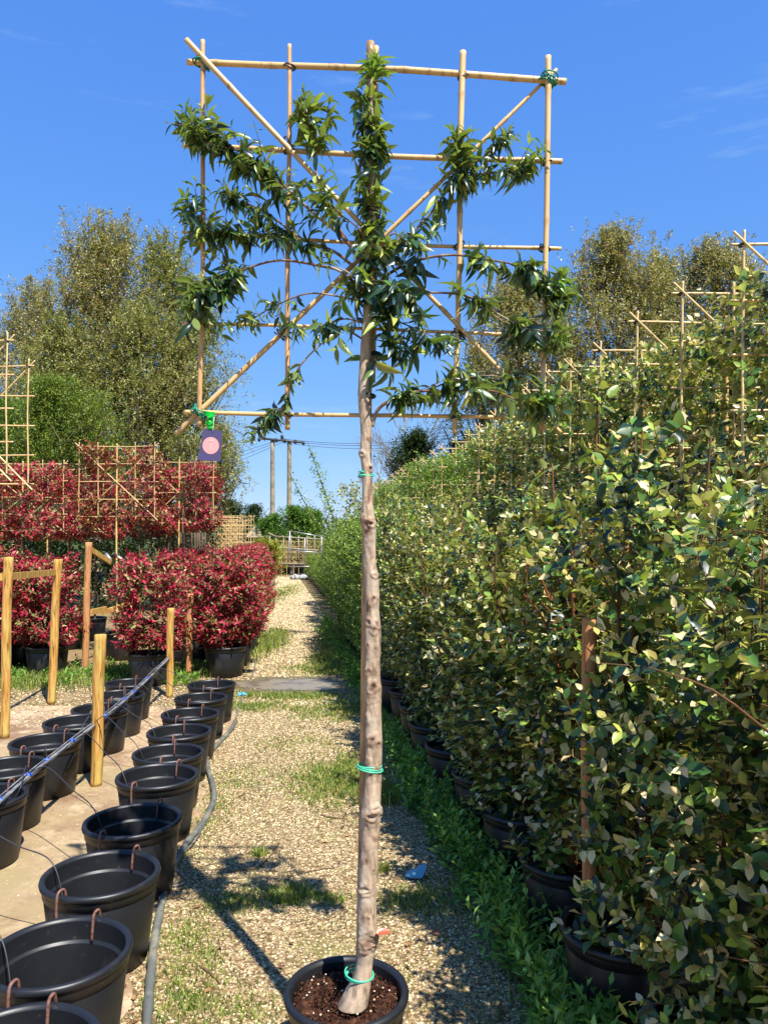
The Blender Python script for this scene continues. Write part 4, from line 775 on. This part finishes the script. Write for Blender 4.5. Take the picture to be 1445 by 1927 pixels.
m = M(); C = spline([G(*p, .02) for p in HOSE], 220); C[:, 2] = .022; rr = np.where(C[:, 1] > 6.9, .008, .0185)*(1+.08*np.sin(np.arange(220)*.9)); tube(m, C, rr, 14); o = obj('ground_hose', m, m_hose); tag(o, 'dusty black hose snaking over the ground beside the path-side pots', 'hose')
m = M(); tube(m, spline([G(402, 1512, .012), G(372, 1575, .03), G(330, 1625, .014), G(350, 1660, .015), G(290, 1672, .02)], 40), .004, 6); tag(obj('thin_tube', m, m_pipe), 'thin grey tube lying loose beside the ground hose', 'tube')
# wet rag / plastic scraps and sticks
def crumple(c, s, m, name, lab, cat, amp=.5, seed=0, flat=.35):
    mc = M(); n = 12; u = np.linspace(-1, 1, n); X, Y = np.meshgrid(u, u); Z = amp*(vnoise(X+seed, Y+seed*2, 2.2)+.5*vnoise(X+seed, Y, 5)-.3)*(1-.4*(X**2+Y**2)/2)
    V = np.stack([X*s*(1+.3*(vnoise(X, Y+seed, 1.5)-.5)), Y*s*.7, np.maximum(Z*s*flat*3, 0)+.004], -1).reshape(-1, 3); i = (np.arange(n-1)[:, None]*n+np.arange(n-1)).reshape(-1); mc.add(V, np.stack([i, i+1, i+n+1, i+n], -1))
    o = obj(name, mc, m); o.location = c; tag(o, lab, cat); sm = o.modifiers.new('thick', 'SOLIDIFY'); sm.thickness = .003; return o
crumple(G(457, 1309, .01), .055, m_cloth, 'blue_rag', 'crumpled bright blue rag lying at the end of the ground hose', 'rag', .6, 3)
def shard(pts, c, lab, m):
    mc = M(); n = len(pts); v = np.array([(x, y, z) for x, y, z in pts]); cc = v.mean(0)+np.array((0, 0, .006)); mc.add(np.concatenate([v, [cc]]), None, [(k, (k+1) % n, n) for k in range(n)]); o = obj('plastic_shard', mc, m, smooth=False); o.location = c; tag(o, lab, 'plastic shard'); sm = o.modifiers.new('thick', 'SOLIDIFY'); sm.thickness = .003
shard([(-.055, 0, .01), (-.04, .025, .018), (0, .035, .03), (.05, .045, .055), (.055, .0, .045), (.03, -.035, .012), (-.03, -.018, .006)], G(782, 1652, .006), 'pale teal broken plastic shard on shaded gravel right of the trunk', m_teal)
for (pts, r, lab) in (([(604, 1533), (625, 1538), (650, 1540)], .006, 'short dark stick on the gravel left of the trunk'), ([(490, 1628), (505, 1615), (523, 1592), (524, 1586)], .004, 'crooked brown twig lying near the small grass tuft'), ([(375, 1818), (400, 1835), (416, 1852)], .004, 'short dark twig on the gravel in the left foreground'),
                      ([(560, 1503), (585, 1497), (604, 1495)], .003, 'thin pale twig in the middle of the gravel path'), ([(448, 1500), (462, 1493), (475, 1494)], .004, 'small bent twig near the left edge of the path'), ([(430, 1640), (475, 1634), (490, 1628)], .003, 'long thin twig at the edge of the crown shadow'), ([(540, 1650), (590, 1638), (640, 1630)], .003, 'long pale twig left of the stake')):
    m = M(); C = spline([G(*p, .012) for p in pts], 14); tube(m, C+rng.normal(0, .0015, C.shape), np.linspace(r, r*.6, 14), 6, s2l((112, 90, 66))); tag(obj('stick', m, m_wood), lab, 'stick', 'sticks on the path')
def rleaf(c, lab):
    m = M(); scatter(m, 'oval', [(0, 0, 0)], np.array([(1, .2, .15)]), np.array([(0, -.5, 1.)]), .045, palette(1, [(150, 80, 52)], [1])); o = obj('dead_leaf', m, m_leaf); o.location = c; tag(o, lab, 'leaf')
rleaf(W(708, 1757, 2.22), 'curled orange dead leaf against the trunk just above the pot')

# ------------------------------------------------------------------ background trees
def big_tree(name, lab, x, d, top, crown_r, base_z, nlimb, nleaf, pal, lsz=.115, plume=1.0, dens=1.0, kind='lo', asc=1.4, bark=(96, 84, 66), group='tall trees beyond the nursery', trunk_r=.22, shape=1.0):
    root = empty(name, (x, d, 0)); tk = M(); cr_ = M(); wd = M(); H = top
    T = spline([(0, 0, 0), (rnd(-.3, .3), 0, H*.3), (rnd(-.4, .4), rnd(-.3, .3), H*.65), (rnd(-.2, .2), 0, H*.97)], 40); tube(tk, T, np.linspace(trunk_r, .03, 40), 8, s2l(bark)); obj('trunk', tk, m_farbark, root)
    crown_r *= 1.22; nleaf = int(nleaf*1.6); ends = [T[-1]]
    for k in range(nlimb):
        f = (k+.5)/nlimb; z = base_z+(H*.93-base_z)*f; i = int(np.argmin(abs(T[:, 2]-z))); a = k*2.4+rnd(-.4, .4); R_ = crown_r*(1-f**1.3*.88)*(.55+.45*min(1, f*3+.4))*rnd(.7, 1.12)
        e = T[i]+np.array((math.cos(a)*R_, math.sin(a)*R_*.8, R_*asc*1.35*rnd(.7, 1.2))); e[2] = min(e[2], H*(1-.12*R_/crown_r*rnd(.2, 1)))
        e[2] = min(e[2], max(H-2.1*shape*math.hypot(e[0], e[1])*rnd(.8, 1.15), T[i][2]-.2)); C = spline([T[i], T[i]+(e-T[i])*.45+np.array((0, 0, -.05*R_)), e], 12); tube(wd, C, np.linspace(max(.02, .07*(1-f)+.02), .012, 12), 5, s2l(bark))
        for s in range(int(5*plume)):
            j = random.randint(4, 11); a2 = rnd(0, 6.28); L_ = R_*rnd(.18, .5)+.3; e2 = C[j]+np.array((math.cos(a2)*L_*.55, math.sin(a2)*L_*.55, L_*rnd(.5, 1.1)))
            e2[2] = min(e2[2], H*1.02-1.7*math.hypot(e2[0], e2[1])*shape)
            C2 = spline([C[j], (C[j]+e2)/2, e2], 6); tube(wd, C2, np.linspace(.022, .008, 6), 4, s2l(bark)); ends += [C2[3], C2[4], C2[5], C2[5]]
        ends += [C[7], C[9], C[11]]
    if nleaf:
        pl_n = int(26*crown_r/2)
        for k in range(pl_n):
            e = ends[random.randrange(len(ends)//2, len(ends))] if k else T[-1]
            e = np.array(e); L_ = rnd(.5, 1.5)*crown_r/2.4; u_ = np.array((rnd(-.25, .25)+(e[0]*.12), rnd(-.2, .2), 1)); u_ /= np.linalg.norm(u_); L_ = min(L_, max(.2, H*1.04-e[2]))
            C = spline([e, e+u_*L_*.5+np.array((rnd(-.06, .06), 0, 0)), e+u_*L_], 8); tube(wd, C, np.linspace(.014, .005, 8), 4, s2l(bark)); t_ = rng.random(34); B_ = e+u_*L_*t_[:, None]+rng.normal(0, 1, (34, 3))*(.10*(1.15-t_))[:, None]
            twigs(None, cr_, B_, rdir(34)*.7+np.array((0, 0, .8)), lsz*1.6, kind, 4, lsz*.9, pal, None, wood=False)
        ends = np.array(ends); cl = rng.integers(0, len(ends), nleaf//6); sg = crown_r*.075+.12
        B = ends[cl]+rng.normal(0, 1, (len(cl), 3))*np.array((sg, sg, sg*1.25)); B = B[B[:, 2] < H*1.03]; B = B[B[:, 2] > .15]
        twigs(None, cr_, B, rdir(len(B))*.6+np.array((0, 0, .8)), lsz*2.6, kind, 6, lsz, pal, None, wood=False); obj('crown', cr_, m_tree, root)
    obj('limbs', wd, m_wood, root)
    return tag(root, lab, 'tree', group)
BP = lambda n: palette(n, [(154, 146, 104), (140, 140, 88), (162, 136, 102), (112, 116, 70), (192, 186, 148)], [5, 5, 3, 4, 2], .16)
BP2 = lambda n: palette(n, [(142, 144, 86), (118, 124, 70), (154, 148, 98), (174, 172, 122)], [5, 5, 3, 2], .16)
BT = lambda px, yt, d: ((px-HX)/F*d, CH+(HY-yt)/F*d)
for (px, yt, d, cr0, nl, lab, pal) in [(205, 422, 30, 3.4, 38000, 'tallest brownish green tree behind the red trees at left', BP), (305, 458, 31, 2.9, 24000, 'second tall tree close right of the tallest left tree', BP2), (62, 548, 33, 3.2, 18000, 'lower outer tree at the far left skyline', BP), (352, 640, 30, 2.3, 13000, 'shorter tree behind the hanging purple tag', BP2), (400, 800, 32, 1.2, 5000, 'small tree at the right foot of the left tree group', BP2), (120, 610, 28, 3.0, 16000, 'bushy lower tree between the left tall trees', BP2), (265, 590, 28.5, 3.2, 18000, 'wide lower tree at the centre of the left group', BP2),
        (1155, 455, 27, 2.9, 26000, 'brownish tree with the highest top on the right skyline', BP), (1340, 476, 28, 2.7, 22000, 'twin topped tree toward the right edge of the skyline', BP), (1400, 482, 27, 1.2, 8000, 'narrow tree top nearest the right edge', BP), (975, 535, 27, 2.5, 18000, 'round topped tree just right of the trellis', BP), (1240, 500, 29, 2.0, 13000, 'tree filling between the two high right tops', BP2), (1060, 640, 29, 1.3, 7000, 'lower tree in the gap right of the trellis', BP2), (900, 660, 30, 1.3, 5000, 'smaller sparse tree behind the right side of the trellis', BP2), (1290, 640, 26, 2.0, 9000, 'low spreading tree behind the right trellises', BP2)]:
    x, H = BT(px, yt, d); big_tree('broadleaf_tree', lab, x, d, H, cr0, 1.2, 34, nl, pal, shape=1.0 if px < 700 else .62)
x, H = BT(95, 730, 20); big_tree('light_green_tree', 'rounded light green tree behind the bare trellises at left', x, 20, H, 1.7, .8, 30, 26000, lambda n: palette(n, [(124, 138, 50), (92, 116, 48), (150, 154, 62), (66, 92, 44)], [4, 4, 2, 3]), .10, asc=.7, kind='narrow', shape=.35)
x, H = BT(20, 770, 21); big_tree('light_green_tree', 'light green tree at the far left edge of the view', x, 21, H, 1.5, .8, 24, 16000, lambda n: palette(n, [(96, 124, 44), (76, 106, 42)], [4, 4]), .10, asc=.7, kind='narrow', shape=.35)
def bare(lab, px, yt, d, r, nb):
    x, H = BT(px, yt, d); root = empty('bare_tree', (x, d, 0)); m = M(); t = M(); T = spline([(0, 0, 0), (.1, 0, H*.4), (0, 0, H*.7)], 12); tube(t, T, np.linspace(.18, .08, 12), 7, s2l((110, 98, 82))); obj('trunk', t, m_wood, root)
    def grow(p, dr, L_, rr, lv_):
        e = p+dr*L_; c = (p+e)/2+rdir(1)[0]*L_*.08; tube(m, spline([p, c, e], 5), np.linspace(rr, rr*.6, 5), 4, s2l((128, 116, 98)), cap=False)
        if lv_ == 0: return
        for _ in range(3 if lv_ > 1 else 4): nd = norm(dr+rdir(1)[0]*.62+np.array((0, 0, .1))); grow(e if random.random() < .6 else c, nd, L_*rnd(.6, .8), rr*.58, lv_-1)
    for k in range(nb): a = k*2.4; i = 5+k % 7; grow(T[i], norm(np.array((math.cos(a)*.9, math.sin(a)*.6, .9))), r*.42, .035, 4)
    obj('limbs', m, m_wood, root); tag(root, lab, 'tree', 'leafless trees beyond the hedge')
bare('leafless grey twiggy tree behind the trunk above the green hedge', 770, 735, 30, 2.4, 11); bare('smaller leafless tree behind the right hedge', 715, 830, 34, 1.5, 7)
DG = lambda n: palette(n, [(58, 78, 42), (44, 62, 36), (80, 92, 50)], [4, 4, 2]); FG = lambda n: palette(n, [(84, 122, 42), (64, 100, 38), (110, 140, 58)], [4, 4, 2])
x, H = BT(785, 822, 29); big_tree('ivy_clad_tree', 'dark ivy covered tree top above the green hedge', x, 29, H, .75, 3.4, 16, 5000, DG, .12, asc=.5, shape=.5)
x, H = BT(870, 845, 28); big_tree('ivy_clad_tree', 'dark evergreen tree top right of the ivy covered tree', x, 28, H, .8, 2.5, 16, 5000, DG, .12, asc=.6, shape=.5)
for px, yt, d, r, lab in ((548, 962, 36, 1.0, 'green bushy tree at the foot of the utility poles'), (585, 968, 37, .9, 'green bushy tree right of the utility poles'), (522, 978, 37, .7, 'small green bush left of the utility poles'), (474, 958, 44, .7, 'small dark distant tree between stacked frames and poles'), (440, 950, 40, 1.0, 'dark distant tree behind the stacked bamboo frames')):
    x, H = BT(px, yt, d); big_tree('distant_bush', lab, x, d, H, r, .2, 20, 5200, FG if 'green' in lab else DG, .12, asc=.5, shape=.4, group='distant trees at the end of the path', trunk_r=.1)
for j, (px, d, h, pal) in enumerate([(499, 25, 1.55, FG), (503, 28, 1.4, FG), (507, 31, 1.3, FG)]):
    x = (px-HX)/F*d; big_tree('yellow_green_bush', f'yellow green bush beyond the crimson row, {ords[j]} from the camera', x, d, h, .36, .1, 14, 2400, lambda n: palette(n, [(150, 150, 50), (120, 134, 50), (170, 164, 70)], [4, 4, 2]), .08, asc=.5, shape=.4, group='yellow green bushes', trunk_r=.05)
# background evergreen screens left and right behind the rows
hm = M(); n = 5200; x = rng.uniform(-17, -4.2, n); y = 17+rng.random(n)*2.5; z = rng.random(n)**.8*2.6; twigs(None, hm, np.stack([x, y, z], 1), rdir(n)+np.array((0, 0, .6)), .3, 'lo', 7, .13, DG, None, wood=False)
tag(obj('hedge_mass', hm, m_tree), 'dark green hedge mass behind the red trees', 'hedge', kind='stuff')
hm = M(); n = 5200; x = rng.uniform(-1.2, 15, n); y = 21+rng.random(n)*2.5; z = rng.random(n)**.8*3.2; twigs(None, hm, np.stack([x, y, z], 1), rdir(n)+np.array((0, 0, .6)), .3, 'lo', 7, .13, BP2, None, wood=False)
tag(obj('hedge_mass', hm, m_tree), 'olive undergrowth mass behind the right hedge rows', 'hedge', kind='stuff')
hm = M(); n = 5000; x = rng.uniform(-30, 12, n); y = 48+rng.random(n)*4; z = rng.random(n)**.8*(2.2+1.2*vnoise(x, y, .3)); twigs(None, hm, np.stack([x, y, z], 1), rdir(n)+np.array((0, 0, .6)), .5, 'lo', 7, .22, DG, None, wood=False)
tag(obj('distant_wood', hm, m_tree), 'far line of dark trees on the horizon', 'wood', kind='stuff')

# ------------------------------------------------------------------ utility poles
d = 46; up_ = empty('utility_pole', ((528-HX)/F*d, d, 0)); tag(up_, 'twin wooden utility poles with a crossarm above the end of the path', 'utility pole')
for px, yt in ((513, 826), (544.5, 829)):
    x, H = BT(px, yt, d); m = M(); tube(m, np.array([(x, d, z) for z in np.linspace(0, H, 12)]), np.linspace(.17, .125, 12), 12); obj('pole', m, m_pole, up_, world=True)
m = M(); tube(m, [W(492, 825, d-.15), W(572, 833, d-.15)], .07, 8); obj('crossarm', m, m_wire, up_, world=True)
IN = [(488, 827), (497, 824), (520, 828), (536, 829), (556, 831), (571, 834), (531, 822)]
for px, py in IN:
    m = M(); c = W(px, py, d-.15); lathe(m, [(0, -.14), (.10, -.12), (.07, -.05), (.13, -.02), (.08, .05), (.10, .1), (0, .14)], 10, c); obj('insulator', m, m_wire, up_, world=True)
for k, (py0, pl_, py1, lab) in enumerate([(826, 862, 812, 'highest'), (829, 880, 818, 'middle'), (833, 898, 826, 'lowest')]):
    a, b, c = W(250, pl_+22, 60), W(530, py0, d), W(905, py1-4, 40); m = M(); C = []
    for (p, q) in ((a, b), (b, c)):
        t = np.linspace(0, 1, 30); C.append(p*(1-t[:, None])+q*t[:, None]+np.array((0, 0, -1.))*(np.sin(t*PI)*.5)[:, None])
    tube(m, np.concatenate([C[0], C[1][1:]]), .013, 4); tag(obj('power_line', m, m_wire), f'{lab} of the three thin power lines crossing the twin poles', 'power line', 'power lines')

# ------------------------------------------------------------------ clutter at the end of the path
d = 34
gt = empty('metal_gate', W(560, 1065, 30.5)); tag(gt, 'tall pale tubular metal frame standing across the path end', 'gate')
def bars(root, name, segs, d, r, m):
    for s in segs: q = M(); tube(q, [W(*s[0], d), W(*s[1], d)], r, 6); obj(name, q, m, root, world=True)
bars(gt, 'bar', [((546, 999), (541, 1066)), ((546, 999), (606, 1010)), ((606, 1010), (604, 1066)), ((541, 1066), (604, 1066)), ((574, 1013), (572, 1066)), ((543, 1036), (605, 1040))], 30.5, .022, m_metal)
rk = empty('timber_rack', W(540, 1065, 33)); tag(rk, 'low pale wooden rack behind the metal frame at the path end', 'rack')
bars(rk, 'rail', [((505, 1003), (520, 1010)), ((520, 1010), (606, 1015)), ((505, 1060), (606, 1062)), ((508, 1030), (600, 1036))], 33, .045, m_pole)
bars(rk, 'upright', [((x_, 1008), (x_, 1068)) for x_ in (508, 520, 534, 548, 562, 578, 592, 604)], 33, .03, m_pole)
for j in range(8):
    o = dup(FT, ((522+j*10-HX)/F*35, 35+rnd(-.5, .8), -1.45+rnd(-.1, .1)), rnd(-.3, .3), (.8, 1, 1.0)); tag(o, 'tan bamboo frame stored upright at the end of the path', 'trellis', 'stored bamboo frames at the path end')
m = M(); rngs = random.Random(4)
for r_ in range(7):
    for k in range(22):
        x = -7.4+k*.33+(r_ % 2)*.15; box(m, (x+6, rngs.uniform(-.03, .03), .1+r_*.17), (.30+rngs.uniform(-.02, .02), .4, .155), 0, None)
o = obj('stone_wall', m, m_stone, smooth=False); o.location = (-6, 38.5, 0); tag(o, 'low grey stone wall behind the stored frames', 'wall')
m = M(); X0 = W(494, 1000, 36); b = M()
box(b, (0, 0, .9), (1.3, 1.2, 1.8)); root = empty('small_shed', (X0[0], 37, 0)); tag(root, 'small grey brown shed with sloping roof left of the utility poles', 'shed'); obj('wall', b, m_stone, root, smooth=False)
r_ = M(); V = np.array([(-.85, -.8, 1.8), (.85, -.8, 1.8), (.85, .8, 1.8), (-.85, .8, 1.8), (-.6, 0, 2.35), (.5, 0, 2.35)]); r_.add(V, [(0, 1, 5, 4), (2, 3, 4, 5), (0, 3, 2, 1)], [(1, 2, 5), (3, 0, 4)]); obj('roof', r_, m_pole, root, smooth=False)
for j, px in enumerate((556, 571, 586)):
    c = W(px, 1060, 31.5); m = M(); lathe(m, [(0, 0), (.22, .0), (.27, .07), (.24, .15), (.12, .2), (.05, .24), (0, .24)], 14); v = m.v[0]; v[:, :2] *= (1+.25*(vnoise(v[:, 0]*4, v[:, 2]*6, 1)-.5))[:, None]
    o = obj('white_sack', m, m_white); o.location = (c[0], c[1], 0); tag(o, f'slumped white sack before the rack, {ords[j]} from the left', 'sack', 'white sacks at the path end')
